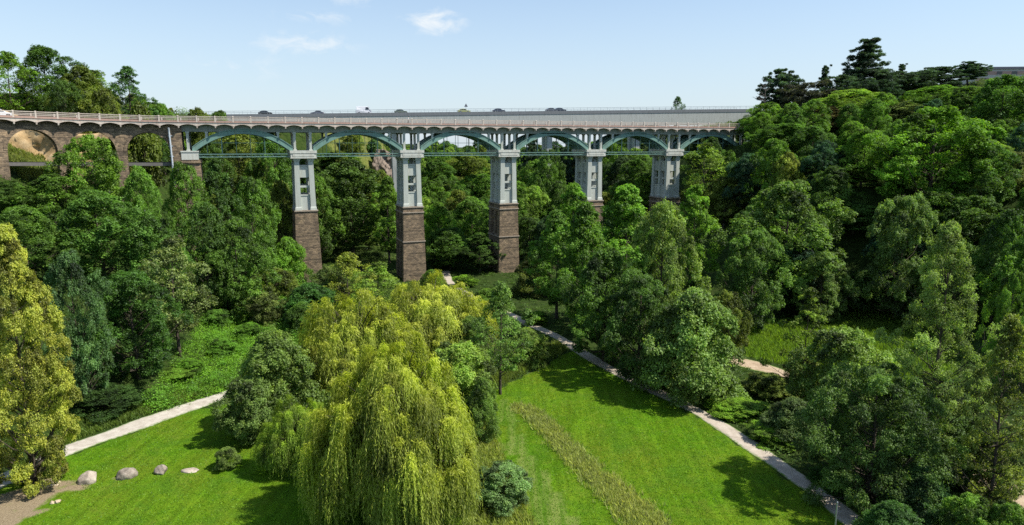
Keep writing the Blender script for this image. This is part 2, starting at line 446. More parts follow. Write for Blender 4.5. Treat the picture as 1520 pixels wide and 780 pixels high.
ribbon('dirt_track', P([(1050,527),(1100,538),(1130,546),(1160,556),(1220,590),(1330,640),(1410,678),(1470,714),(1530,745),(1600,785)]), 3.2, TRACK)

# ------------------------------------------------------------------ sandy bank and rocky cliff
def rock_face(name, p0, p1, z0, z1, lean, seed, mat, rough=1.2, nx=60, nz=30):
    g = np.random.default_rng(seed); a = np.array(p0, float); b = np.array(p1, float); d = (b - a); L = np.linalg.norm(d); d /= L
    nr = np.array([-d[1], d[0]])
    if nr[1] < 0: nr = -nr
    S, T = np.meshgrid(np.linspace(0, 1, nx), np.linspace(0, 1, nz))
    off = T * lean
    ph = g.uniform(0, 6, 24)
    disp = sum(np.sin(S * L * f + ph[i] + 2 * np.sin(T * 5 * f2 + ph[i+8])) * np.cos(T * (z1 - z0) * f2 + ph[i+16]) / (1 + i * .6) for i, (f, f2) in enumerate([(.25,.3),(.5,.7),(1.1,.9),(1.7,1.9),(2.9,2.2)]))
    disp = disp * rough * .5 + g.normal(0, .12, S.shape)
    top = 1 - .25 * np.abs(np.sin(S * 5 + ph[0])) * S
    X = a[0] + d[0] * S * L + nr[0] * (off + disp); Y = a[1] + d[1] * S * L + nr[1] * (off + disp)
    Z = z0 + (z1 - z0) * T * top
    # back row gives the bank its thickness
    V = np.stack([X, Y, Z], -1); back = V[-1:] + np.array([nr[0] * 8, nr[1] * 8, -2]); back2 = V[:1] + np.array([nr[0] * (8 + lean), nr[1] * (8 + lean), 0])
    V = np.concatenate([back2 * [1,1,1], V, back]); ii = np.arange((nz + 2) * nx).reshape(nz + 2, nx)
    q = np.stack([ii[:-1, :-1], ii[:-1, 1:], ii[1:, 1:], ii[1:, :-1]], -1).reshape(-1, 4)
    m = bpy.data.meshes.new(name); fill_mesh(m, V.reshape(-1, 3), q, False); m.materials.append(mat)
    return tag(link(name, m), kind='structure')
SAND = mat_rock('sandy_earth', (.30, .19, .085), (.50, .35, .18), (.62, .47, .28), .5)
CLIFF = mat_rock('grey_brown_rock', (.12, .095, .075), (.24, .19, .15), (.36, .29, .24), .4)
# ------------------------------------------------------------------ the viaduct
TH = 22.1
OX, OY, _ = at(450, 224, 147)
via = empty('viaduct', (OX, OY, 0), R(TH))
tag(via, 'tall old viaduct with teal arch ribs, grey piers on stone bases and a masonry arcade', 'viaduct')
# the arcade end bends towards the viewer: local frame is straight for u > UB and turns for u < UB
UB, KAP = -25.0, R(.78)
def curve(u, v, z):
    if u >= UB: return (u, v, z)
    L = UB - u; n = max(1, int(L / 1.5)); x, y, a = UB, 0.0, 0.0
    for k in range(n):
        a = KAP * min(L * (k + .5) / n, 40); x -= math.cos(a) * L / n; y -= math.sin(a) * L / n
    a = KAP * min(L, 40)
    return (x - math.sin(a) * v, y + math.cos(a) * v, z + max(0, L - 4) * .018)
def heading(u): return KAP * min(max(UB - u, 0), 40)
def VB():
    b = MB(); b.m = curve; return b
W = 7.0
SP = 23.5
U0, U1 = -78, 118
PS = SP / 7
# masonry arcade
opens = [(-70.5,-63), (-61.1,-53.5), (-51.7,-44.1), (-42.3,-34.7), (-32.9,-25.4)]
def arcade():
    b = VB(); zb = 5.0; zt = 33.25; zs = 28.45
    edges = [-78.0] + [e for o in opens for e in o] + [-23.2]
    for i in range(0, len(edges), 2):
        b.box(edges[i], edges[i+1], 0, W, zb if edges[i] < -26 else 4, zt, 6)
    for (a, c) in opens:
        cx, r = (a + c) / 2, (c - a) / 2; top = []; bot = []
        for k in range(25):
            t = math.pi * k / 24; top.append((cx - math.cos(t) * r, zt)); bot.append((cx - math.cos(t) * r, zs + math.sin(t) * r))
        b.strip_prism(top, bot, .004, W - .004)
    return b
STRUT = simple('dark_strut', (.14, .13, .12), .8)
aw = arcade().build('arcade_wall', STONE, via)
for (a, c) in opens[1:]:
    cx, r = (a + c) / 2, (c - a) / 2; b = VB(); o_ = []; i_ = []
    for k in range(29):
        t = math.pi * k / 28; o_.append((cx - math.cos(t) * (r + .55), 28.45 + math.sin(t) * (r + .55))); i_.append((cx - math.cos(t) * (r - .02), 28.45 + math.sin(t) * (r - .02)))
    b.strip_prism(o_, i_, -.07, .5); b.build('arch_ring', STONE, aw)
    b = VB(); b.box(a - .02, c + .02, .3, 1.0, 25.7, 26.3, 4); b.box(a - .02, c + .02, W - 1.0, W - .3, 25.7, 26.3, 4); b.build('tie_strut', STRUT, aw)
b = VB(); b.box(-25.25, -23.15, -.35, W + .35, 3, 33.2, 2); b.box(-25.35, -23.05, -.5, W + .5, 32.5, 33.0, 2)
b.build('abutment', STONE, via)
b = VB(); b.tube([(-25.3, -.75, 33.1), (-25.3, -.6, 32.4), (-25.2, -.6, 29), (-25.15, -.6, 26.4), (-25.15, -.6, 20)], .17, 8)
for z in (31.5, 29.5, 27.5, 24): b.box(-25.55, -24.8, -.5, -.3, z, z + .12)
b.build('drainpipe', PIPE, via)

# piers
def frust(b, u0, u1, v0, v1, z0, z1, g0=0, g1=0):
    b.hexa((u0 - g0, u1 + g0, v0 - g0, v1 + g0, z0), (u0 - g1, u1 + g1, v0 - g1, v1 + g1, z1))
ZC, ZS = 26.95, 15.9           # top and bottom of the grey shaft
def hw(z): return 1.95 + (ZC - z) / 11 * .17
def panels(b, fixed, a0, a1, axis_u):
    # infill panel with three openings between two columns; a0..a1 is the clear span
    zz = [(15.9, 19.1), (20.75, 21.2), (22.9, 25.35)]
    for z0, z1 in zz:
        if axis_u: b.box(a0, a1, fixed, fixed + .22, z0, z1)
        else: b.box(fixed, fixed + .22, a0, a1, z0, z1)
    for z in (19.1, 25.3):
        if axis_u: b.box(a0, a1, fixed - .1, fixed + .24, z - .003, z + .16)
        else: b.box(fixed - .1, fixed + .24, a0, a1, z - .003, z + .16)
def make_pier(courses=True):
    hm = 2.0
    c = MB(); c.box(-2.62, 2.62, -.5, W + .5, ZC, 28.3); c.box(-2.75, 2.75, -.62, W + .62, 28.02, 28.6); c.box(-2.7, 2.7, -.57, W + .57, ZC + .0, ZC + .2)
    c.box(-2.2, 2.2, -.56, -.4, 27.35, 27.9)
    p = c.build('pier', PALE, via)
    for fixed, a0, a1, ax in ((.38, -hm + .8, hm - .8, True), (W - .6, -hm + .8, hm - .8, True), (-hm + .3, .9, 3.1, False), (-hm + .3, 3.9, W - .9, False), (hm - .52, .9, 3.1, False), (hm - .52, 3.9, W - .9, False)):
        for z0, z1 in ((15.9, 19.1), (20.75, 21.2), (22.9, 25.35)):
            b = MB()
            if ax: b.box(a0, a1, fixed, fixed + .22, z0, z1)
            else: b.box(fixed, fixed + .22, a0, a1, z0, z1)
            if z1 != 21.2:
                z = z1
                if ax: b.box(a0, a1, fixed - .1, fixed + .24, z - .1, z + .16)
                else: b.box(fixed - .1, fixed + .24, a0, a1, z - .1, z + .16)
            b.build('transom' if z1 == 21.2 else 'infill_panel', GREY, p)
    # columns
    for (v0, v1) in ((0, 1.0), (3.05, 3.95), (W - 1.0, W)):
        for s in (-1, 1):
            c = MB(); a, d = (hw(ZC), hw(ZS))
            wd = 1.02
            t = (-a, -a + wd) if s < 0 else (a - wd, a); o = (-d, -d + wd + .08) if s < 0 else (d - wd - .08, d)
            c.hexa((o[0], o[1], v0, v1, ZS + .75), (t[0], t[1], v0, v1, ZC - .75))
            c.hexa((o[0] - .14, o[1] + .14, v0 - .14, v1 + .14, ZS), (o[0] - .1, o[1] + .1, v0 - .1, v1 + .1, ZS + .5))
            c.hexa((o[0] - .1, o[1] + .1, v0 - .1, v1 + .1, ZS + .5), (o[0], o[1], v0, v1, ZS + .751))
            c.hexa((t[0], t[1], v0, v1, ZC - .751), (t[0] - .2, t[1] + .2, v0 - .2, v1 + .2, ZC - .25))
            c.hexa((t[0] - .22, t[1] + .22, v0 - .22, v1 + .22, ZC - .25), (t[0] - .22, t[1] + .22, v0 - .22, v1 + .22, ZC - .002))
            c.build('column', GREY, p)
    # stone base
    c = MB(); zb = -7; g = 2.75 if courses else 2.9; hb = lambda z: 2.3 + (ZS - z) / 18 * (g - 2.3)
    def slab(v0, v1, inset, z0, z1):
        c.hexa((-hb(z0) + inset, hb(z0) - inset, v0, v1, z0), (-hb(z1) + inset, hb(z1) - inset, v0, v1, z1))
    slab(-.3, 1.25, 0, zb, ZS); slab(W - 1.25, W + .3, 0, zb, ZS); slab(3.0, 4.0, .02, zb, ZS); slab(1.2, W - 1.2, .8, zb, ZS - .03)
    for z0, z1 in ((14.0, ZS - .04), (6.6, 8.4)): slab(1.2, W - 1.2, .03, z0, z1)
    c.build('stone_base', STONE, p)
    for z in ([15.65, 14.45, 7.75] if courses else [15.65]):
        c = MB(); r = hb(z) + .16
        c.box(-r, r, -.46, W + .46, z, z + .22); c.build('string_course', COURSE, p)
    return p
pier1 = make_pier(False); pier1.location = (0, 0, 0)
pier2 = make_pier(True); pier2.location = (SP, 0, 0)
for k in (2, 3, 4, 5):
    c = copy_tree(pier2, via); c.location = (SP * k, 0, 0)
# the low end support beside the masonry abutment
b = MB(); b.box(-1.55, 1.55, -.45, W + .45, ZC - .1, 28.6); b.box(-1.65, 1.65, -.55, W + .55, 28.35, 28.62)
e = b.build('end_pedestal', PALE, via); e.location = (-21.9, 0, 0)
b = MB(); b.hexa((-2.2, 2.3, -.5, W + .5, 0), (-1.75, 1.75, -.35, W + .35, ZC - .1)); b.box(-1.95, 1.95, -.6, W + .6, ZC - .75, ZC - .3); b.build('stone_base', STONE, e)

# spandrel columns
cb = MB(); cb.box(-.24, .24, 0, .5, 28.58, 32.5); cb.box(-.36, .36, -.08, .58, 28.58, 28.85); cb.box(-.34, .34, -.08, .58, 32.15, 32.42)
proto_col = None
def rib_z(t):                    # centre line of the rib, t from 0 to 1 across the span
    return 28.75 + (32.55 - 28.75) * (1 - (2 * t - 1) ** 2) * (1 + .06 * (2*t-1)**2)
for k in range(-1, 6):
    us = [k * SP - 1.62, k * SP + 1.62] if k >= 0 else [-22.1]
    for u in us:
        for v in (.02, 3.25, W - .52):
            if proto_col is None: o = proto_col = cb.build('spandrel_column', GREY, via)
            else: o = proto_col.copy(); COL.objects.link(o); o.parent = via
            o.location = (u, v, 0)
for k in range(-1, 6):
    for du in (4.9, SP - 4.9):
        z = rib_z((du - 2.1) / (SP - 4.2)) + .3
        for v in (.02, W - .52):
            b = MB(); b.box(-.22, .22, 0, .5, z, 32.5); b.box(-.32, .32, -.06, .56, 32.15, 32.42)
            o = b.build('spandrel_column', GREY, via); o.location = (k * SP + du, v, 0)
# arch ribs
def rib(v0, v1, fl):
    b = MB(); n = 40; L = SP - 4.2; top = []; bot = []
    for i in range(n + 1):
        t = i / n; x = 2.1 + L * t; dep = .5 + .16 * abs(2*t-1)
        top.append((x, rib_z(t) + dep)); bot.append((x, rib_z(t) - dep))
    b.strip_prism(top, bot, v0 + .1, v1 - .1)
    b.strip_prism([(x, z + .02) for x, z in top], [(x, z - .14) for x, z in top], v0, v1)
    b.strip_prism([(x, z + .14) for x, z in bot], [(x, z - .02) for x, z in bot], v0, v1)
    return b
r_f = rib(-.16, .42, 1); ribp = None
braces = None
for k in range(-1, 6):
    for v in (0, 2.2, 4.25, W - .26):
        if ribp is None: o = ribp = r_f.build('arch_rib', TEAL, via)
        else: o = ribp.copy(); COL.objects.link(o); o.parent = via
        o.location = (k * SP, v, 0)
    if braces is None:
        b = MB(); L = SP - 4.2
        for i in range(1, 14):
            t = i / 14; x = 2.1 + L * t; z = rib_z(t)
            b.box(x - .09, x + .09, .43, W - .43, z - .35, z - .2); b.box(x - .09, x + .09, .43, W - .43, z + .2, z + .35)
            if i < 13:
                x2 = 2.1 + L * (i + 1) / 14; z2 = rib_z((i + 1) / 14)
                b.tube([(x, .45, z), (x2, W - .45, z2)], .06, 4); b.tube([(x, W - .45, z), (x2, .45, z2)], .06, 4)
        o = braces = b.build('cross_bracing', TEALD, via)
    else: o = braces.copy(); COL.objects.link(o); o.parent = via
    o.location = (k * SP, 0, 0)
# tie beams with hangers
tieb = None
for k in range(-1, 6):
    for v in (0, W - .3):
        if tieb is None:
            b = MB(); a, c = 1.6, SP - 1.6
            b.box(a, c, 0, .3, 27.85, 27.98); b.box(a, c, 0, .3, 27.28, 27.42); n = 24
            for i in range(n):
                x = a + (c - a) * i / n; x2 = a + (c - a) * (i + 1) / n
                b.tube([(x, .15, 27.35), (x2, .15, 27.9)] if i % 2 else [(x, .15, 27.9), (x2, .15, 27.35)], .035, 4)
            o = tieb = b.build('tie_beam', TEAL, via)
            hb_ = MB()
            for i in range(1, 7):
                t = i / 7; x = 2.1 + (SP - 4.2) * t
                th = .085 if i in (2, 5) else .04
                hb_.box(x - th, x + th, .08, .08 + 2 * th, 27.9, rib_z(t) - .4)
            hb_.box(3.2, SP - 3.2, .1, .16, 30.15, 30.24)
            hgr = hb_.build('hanger', TEALD, o)
        else: o = copy_tree(tieb, via)
        o.location = (k * SP, v, 0)
# horizontal floor lattice between the two ties
b = MB()
for k in range(-1, 6):
    for i in range(9):
        x = k * SP + 2 + 18 * i / 8; b.box(x - .06, x + .06, .3, W - .3, 27.4, 27.5)
b.build('tie_lattice', TEALD, via)

# deck
b = VB()
b.box(U0, U1, -.95, W + .95, 33.93, 34.2, 120)
deck = b.build('deck', PALE, via)
b = VB(); b.box(-23.1, U1, 0, .5, 32.4, 33.93, 2); b.box(-23.1, U1, W - .5, W, 32.4, 33.93, 2); b.box(-23.1, U1, -.06, .56, 32.4, 32.62, 2)
for u in np.arange(-22, U1, PS): b.box(u - .15, u + .15, .5, W - .5, 32.9, 33.92)
b.build('edge_beam', BEAM, deck)
b = VB(); b.box(-78, -23.25, .05, W - .05, 33.1, 33.93, 30); b.build('wall_head', STONE, aw)
def corbels(vo, vi):
    b = VB(); u = U0 + .6
    us = []
    k0 = int(math.floor(U0 / PS)) + 1
    for k in range(k0, int(U1 / PS)): us.append(k * PS)
    for u in us:
        for s in (1,):
            b.hexa((u - .13, u + .13, min(vo, vi) if vo > vi else vi - .45, max(vo, vi) if vo < vi else vi + .45, 33.05), (u - .15, u + .15, min(vo, vi), max(vo, vi), 33.95))
            b.hexa((u - .1, u + .1, vo - .12, vo + .12, 33.12), (u - .16, u + .16, vo - .17, vo + .17, 33.6))
    for a, c in zip(us, us[1:]):
        top = []; bot = []
        for i in range(13):
            t = i / 12; x = a + (c - a) * t
            top.append((x, 34.0)); bot.append((x, 33.38 + .46 * (1 - (2 * t - 1) ** 2)))
        y0, y1 = (vo, vo + .2) if vo < vi else (vo - .2, vo)
        b.strip_prism(top, bot, y0, y1)
    return b, us
bf, US = corbels(-.98, 0); bf.build('scalloped_edge', RAILC, deck)
bf, _u = corbels(W + .98, W); bf.build('scalloped_edge', RAILC, deck)
b = VB(); b.box(U0, U1, -.9, W + .9, 34.2, 34.24, 120); b.build('roadway', ASPH, deck)
def railing(v, posts):
    b = VB(); b.box(U0, U1, v - .07, v + .07, 35.28, 35.42, 120)
    b.box(U0, U1, v - .035, v + .035, 35.0, 35.06, 120); b.box(U0, U1, v - .05, v + .05, 34.76, 34.84, 120)
    if not posts:
        for u in US: b.box(u - .12, u + .12, v - .12, v + .12, 34.2, 35.45)
    o = b.build('railing', RAILC, deck)
    k = VB(); k.box(U0, U1, v - .12, v + .12, 34.19, 34.58, 120); k.box(U0, U1, v - .2, v + .16, 34.17, 34.28, 120)
    kk = k.build('kerb', KERBC, deck)
    return o
rl = railing(-.86, True); railing(W + .86, False)
pb = MB(); pb.hexa((-.15, .15, -.15, .15, 34.1), (-.13, .13, -.13, .13, 35.4)); pb.hexa((-.17, .17, -.17, .17, 35.38), (-.12, .12, -.12, .12, 35.52))
pp = None
for u in US:
    if pp is None: o = pp = pb.build('post', RAILC, deck)
    else: o = pp.copy(); COL.objects.link(o); o.parent = deck
    x, y, z = curve(u, -.86, 0); o.location = (x, y, z); o.rotation_euler = (0, 0, heading(u))
via_mat = Matrix.Translation((OX, OY, 0)) @ Matrix.Rotation(R(TH), 4, 'Z')
def on_deck(u, v): return via_mat @ Vector(curve(u, v, 34.24)), R(TH) + heading(u)

# ------------------------------------------------------------------ modern road bridge behind
BXR, BYR, BZR = at(1120, 163, 262); BXL, BYL, BZL = at(250, 172.4, 216)
dvec = Vector((BXR - BXL, BYR - BYL, 0)); BL = dvec.length; bang = math.atan2(dvec.y, dvec.x)
ZT = 41.0
bsl = math.atan2(BZR - BZL, BL); BL /= math.cos(bsl)
rb = empty('road_bridge', (BXL, BYL, BZL - ZT), bang); rb.rotation_euler = (0, -bsl, bang)
tag(rb, 'long modern concrete road bridge with a plain box girder running behind the old viaduct', 'bridge')
ZT = 41.0
RW = 11.0
b = MB()
for i in range(int(BL // 6) + 1):
    x0, x1 = i * 6 + .012, min(i * 6 + 5.988, BL)
    b.box(x0, x1, .04, .4, ZT - 5.2, ZT - .75)
b.box(0, BL, .3, RW - 1, ZT - 5.15, ZT - .7); g = b.build('girder', GIRD, rb)
b = MB(); b.box(0, BL, 0, RW, ZT - .78, ZT); b.box(0, BL, -.06, .3, ZT - .85, ZT + .25); b.box(0, BL, RW - .3, RW + .06, ZT - .85, ZT + .25); b.build('deck_edge', GIRDD, rb)
b = MB(); b.box(0, BL, .32, RW - .32, ZT, ZT + .03); b.build('roadway', ASPH, rb)
for v in (.12, RW - .12):
    b = MB(); b.box(0, BL, v - .05, v + .05, ZT + 1.2, ZT + 1.3); b.box(0, BL, v - .03, v + .03, ZT + .75, ZT + .8)
    for i in range(int(BL // 2.5) + 1): b.box(i * 2.5 - .03, i * 2.5 + .03, v - .03, v + .03, ZT + .2, ZT + 1.2)
    b.build('guard_rail', STEEL, rb)
rbm = Matrix.Translation((BXL, BYL, BZL - ZT)) @ Matrix.Rotation(bang, 4, 'Z') @ Matrix.Rotation(-bsl, 4, 'Y')
def rb_u(px, v):                # distance along the road bridge seen at image column px
    a = (px - 760) / FPX
    best = min(np.linspace(0, BL, 1200), key=lambda s: abs((lambda p: p.x / (p.y * cp) - a)(rbm @ Vector((s, v, 0)))))
    return best
for px in (588, 815, 943):
    u = rb_u(px, 5)
    b = MB(); b.hexa((u - 1.2, u + 1.2, 2.2, 4.2, -2), (u - 1.0, u + 1.0, 2.2, 4.2, ZT - 5.15)); b.hexa((u - 1.2, u + 1.2, RW - 4.2, RW - 2.2, -2), (u - 1, u + 1, RW - 4.2, RW - 2.2, ZT - 5.15))
    b.box(u - 1.3, u + 1.3, 1.6, RW - 1.6, ZT - 6.3, ZT - 5.14); b.build('pier', GIRD, rb)

# ------------------------------------------------------------------ vehicles
GLASS = simple('dark_window_glass', (.02, .025, .03), .08, 0, .05, 3, .6)
TYRE = simple('tyre_rubber', (.018, .018, .018), .85)
RIM = simple('alloy_rim', (.45, .46, .47), .35, .8)
LAMPM = simple('headlamp_glass', (.75, .78, .8), .1)
LAMPR = simple('tail_lamp_red', (.35, .02, .02), .2)
def car_paint(name, c):
    m = NT(name); m.base(c); m.rough(.28, .5); m.p.inputs['Coat Weight'].default_value = .5; return m.mat
def make_car(name, paint, L=4.3, Wd=1.76, H=1.47, van=False):
    root = empty(name)
    def prof():
        if van:
            return [(-L/2, .35), (-L/2, H*.55), (-L/2+.05, H-.1), (-L/2+.25, H), (L*.22, H), (L*.30, H-.12), (L*.40, H*.58), (L/2-.05, H*.50), (L/2, H*.36), (L/2, .3)]
        return [(-L/2, .32), (-L/2-.02, .62), (-L/2+.1, .93), (-L*.40, .98), (-L*.27, H-.07), (-L*.12, H), (L*.05, H-.02), (L*.24, .97), (L*.42, .83), (L/2-.03, .66), (L/2, .42), (L/2-.04, .27)]
    pr = prof(); bm = bmesh.new(); beltz = .95 if not van else H*.55
    rings = []
    for s in (-1, -.93, .93, 1):
        ring = []
        for (x, z) in pr:
            tuck = max(0, (z - beltz)) * .28
            yy = s * (Wd / 2) - (tuck if s > 0 else -tuck)
            k = 0.0 if abs(s) < 1 else .05
            ring.append(bm.verts.new((x * (1 - k * .4), yy, z - (k if z > .5 else -k))))
        rings.append(ring)
    n = len(pr)
    for a, c in zip(rings, rings[1:]):
        for i in range(n): bm.faces.new((a[i], a[(i+1) % n], c[(i+1) % n], c[i]))
    bm.faces.new(rings[0]); bm.faces.new(rings[-1][::-1])
    bmesh.ops.recalc_face_normals(bm, faces=bm.faces)
    me = bpy.data.meshes.new('body'); bm.to_mesh(me); bm.free(); me.materials.append(paint); link('body', me, root)
    # glass
    def ysurf(z): return Wd / 2 - max(0, z - beltz) * .28 + .006
    for s in (-1, 1):
        b = MB()
        if van: quads = [[(L*.12, H*.6), (L*.335, H*.62), (L*.275, H*.9), (L*.12, H*.9)]]
        else: quads = [[(-L*.36, 1.0), (-L*.06, .99), (-L*.06, H-.1), (-L*.24, H-.13)], [(-L*.04, .99), (L*.20, .98), (L*.055, H-.1), (-L*.04, H-.1)]]
        for qd in quads:
            vs = [(x, s * ysurf(z), z) for x, z in qd] + [(x, s * (ysurf(z) - .03), z) for x, z in qd]
            b.add(vs, [(0,1,2,3), (7,6,5,4), (0,4,5,1), (1,5,6,2), (2,6,7,3), (3,7,4,0)])
        b.build('side_window', GLASS, root)
    b = MB()
    (xa, za), (xb, zb) = ((L*.395, H*.6), (L*.31, H-.14)) if van else ((L*.225, 1.0), (L*.07, H-.05))
    y0, y1 = Wd/2 - .12, Wd/2 - .25
    vs = [(xa+.02, -y0, za+.01), (xa+.02, y0, za+.01), (xb+.02, y1, zb+.01), (xb+.02, -y1, zb+.01)]; vs += [(x-.05, y, z) for x, y, z in vs]
    b.add(vs, [(0,1,2,3), (7,6,5,4), (0,4,5,1), (1,5,6,2), (2,6,7,3), (3,7,4,0)]); b.build('windscreen', GLASS, root)
    for s in (-1, 1):
        for x in (-L*.31, L*.31):
            r = .33; b = MB(); b.tube([(x, s*(Wd/2-.2), r), (x, s*(Wd/2+.012), r)], r, 18); wl_ = b.build('wheel', TYRE, root)
            b = MB(); b.tube([(x, s*(Wd/2-.05), r), (x, s*(Wd/2+.022), r)], r*.62, 14); b.build('rim', RIM, wl_)
        b = MB(); b.box(L/2-.12, L/2+.012, s*(Wd/2-.32)-.14, s*(Wd/2-.32)+.14, .62, .74); b.build('headlight', LAMPM, root)
        b = MB(); b.box(-L/2-.03, -L/2+.1, s*(Wd/2-.25)-.1, s*(Wd/2-.25)+.1, .68, .88); b.build('tail_light', LAMPR, root)
    return root
c = make_car('parked_car' if False else 'car', car_paint('white_car_paint', (.75, .76, .78)))
p, a = on_deck(-52.2, 1.6); c.location = p; c.rotation_euler = (0, 0, a)
tag(c, 'white hatchback car driving on the old viaduct above the masonry arches', 'car')
def rb_place(o, px, v, flip=0):
    o.location = rbm @ Vector((rb_u(px, v), v, ZT + .03)); o.rotation_euler = (0, 0, bang + flip * math.pi)
c = make_car('van', car_paint('white_van_paint', (.68, .69, .72)), 5.0, 1.95, 2.45, True); rb_place(c, 546, 3); tag(c, 'white panel van crossing the modern road bridge, tallest vehicle on it', 'van')
for px, colr, v, fl, lab in [
    (401, (.03, .035, .04), 3, 0, 'black car on the road bridge, above the arch beside the masonry abutment'),
    (477, (.12, .13, .16), 7.5, 1, 'slate grey car on the road bridge behind the white panel van'),
    (600, (.13, .16, .12), 3, 0, 'grey green car on the road bridge just ahead of the white panel van'),
    (693, (.38, .40, .16), 3, 0, 'pale yellow green car on the road bridge beside the triangular road sign'),
    (744, (.04, .05, .08), 3.2, 0, 'dark blue car alone on the road bridge above the middle arch'),
    (822, (.10, .11, .13), 3.1, 0, 'dark grey car following a navy car on the road bridge'),
    (834, (.02, .03, .055), 3.1, 0, 'navy car leading a dark grey car on the road bridge')]:
    c = make_car('car', car_paint('car_paint_%d' % px, colr)); rb_place(c, px, v, fl); tag(c, lab, 'car', 'cars on the road bridge')
# triangular road sign
u = rb_u(696, .6); s = empty('road_sign', rbm @ Vector((u, .55, ZT)), bang); tag(s, 'triangular road sign on a thin post at the edge of the road bridge', 'road sign')
b = MB(); b.tube([(0, 0, 0), (0, 0, 3.1)], .05, 8); b.build('post', STEEL, s)
b = MB(); b.add([(-.62, -.08, 1.95), (.62, -.08, 1.95), (0, -.08, 3.1), (-.62, -.05, 1.95), (.62, -.05, 1.95), (0, -.05, 3.1)], [(0,1,2), (5,4,3), (0,3,4,1), (1,4,5,2), (2,5,3,0)]); b.build('panel', simple('sign_back_grey', (.12, .13, .16), .5), s)

# pedestrian on the viaduct
def make_person(name, loc, rz, shirt, trousers, hair):
    SK = simple('skin', (.45, .27, .19), .6)
    V = [(0,0,.95), (0,0,1.15), (0,0,1.38), (0,0,1.5), (0,.01,1.58), (0,.02,1.68), (0,0,1.76),
         (.1,0,.9), (.12,.06,.5), (.12,.0,.08), (.12,.14,.04), (-.1,0,.9), (-.12,-.1,.52), (-.12,-.22,.12), (-.12,-.1,.05),
         (.19,0,1.42), (.25,-.06,1.15), (.23,.08,.95), (-.19,0,1.42), (-.25,.08,1.15), (-.23,.2,.97)]
    E = [(0,1),(1,2),(2,3),(3,4),(4,5),(5,6),(0,7),(7,8),(8,9),(9,10),(0,11),(11,12),(12,13),(13,14),(2,15),(15,16),(16,17),(2,18),(18,19),(19,20)]
    Rr = [.14,.13,.15,.07,.06,.10,.07,.095,.065,.05,.035,.095,.065,.05,.035,.065,.05,.035,.065,.05,.035]
    me = bpy.data.meshes.new(name); me.from_pydata(V, E, []); o = link(name, me)
    md = o.modifiers.new('s', 'SKIN')
    for i, sv_ in enumerate(me.skin_vertices[0].data):
        sv_.radius = (Rr[i], Rr[i] * .8); sv_.use_root = i == 0
    o.modifiers.new('ss', 'SUBSURF').levels = 1
    dg = bpy.context.evaluated_depsgraph_get(); m2 = bpy.data.meshes.new_from_object(o.evaluated_get(dg)); o.modifiers.clear(); o.data = m2
    for m in (SK, simple('shirt_cloth', shirt, .8), simple('trouser_cloth', trousers, .8), simple('hair', hair, .7)): m2.materials.append(m)
    for f in m2.polygons:
        z = f.center.z; ax = abs(f.center.x); f.material_index = 2 if z < .96 and ax < .2 else 1 if z < 1.5 and not (ax > .2 and z < 1.05) else 3 if z > 1.68 or (z > 1.55 and f.center.y < -.02) else 0
        f.use_smooth = True
    o.location = loc; o.rotation_euler = (0, 0, rz); return o
u_p = None
for uu in np.arange(10, 40, .05):
    q_ = via_mat @ Vector((uu, -.25, 34.2))
    if q_.x / (q_.y * cp + (30 - q_.z) * sp) * FPX + 760 >= 606: u_p = uu; break
p, a = on_deck(u_p, -.25)
tag(make_person('person', p, a - R(90), (.70, .70, .68), (.03, .03, .04), (.05, .035, .025)), 'person in a white top and dark trousers walking along the viaduct railing', 'person')

# ------------------------------------------------------------------ apartment block on the hill
ax_, ay_, az_ = at(1450, 103, 345); ab = empty('apartment_block', (ax_, ay_, az_ - 22), R(-4))
tag(ab, 'long pale flat roofed apartment block with pinkish bands on the hilltop behind the trees', 'apartment building')
HH = 22.0; LL = 70; PINK = simple('pink_render', (.42, .27, .23), .8); CREAM = simple('cream_render', (.46, .44, .42), .8); SLATE = simple('roof_felt', (.16, .16, .19), .8)
b = MB(); b.box(0, LL, 0, 14, -10, HH); b.build('wall', CREAM, ab)
b = MB(); b.box(-.6, LL + .6, -.6, 14.6, HH, HH + 1.0); b.build('roof', SLATE, ab)
for f in range(7):
    z = HH - 2.6 - f * 3.1
    b = MB(); b.box(-.15, LL + .15, -.12, 0.002, z - .05, z + 1.55) ; b.build('pink_band', PINK, ab)
    for i in range(int(LL // 7)):
        x = 2.4 + i * 7
        if f > 1 and i > 6: continue
        b = MB(); b.box(x, x + 2.6, -.17, -.1, z, z + 1.5); wv = b.build('window', GLASS, ab)
        if f < 2:
            b = MB(); b.box(x - .1, x + 2.7, -.26, -.115, z - .16, z - .002); b.build('sill', CREAM, wv)

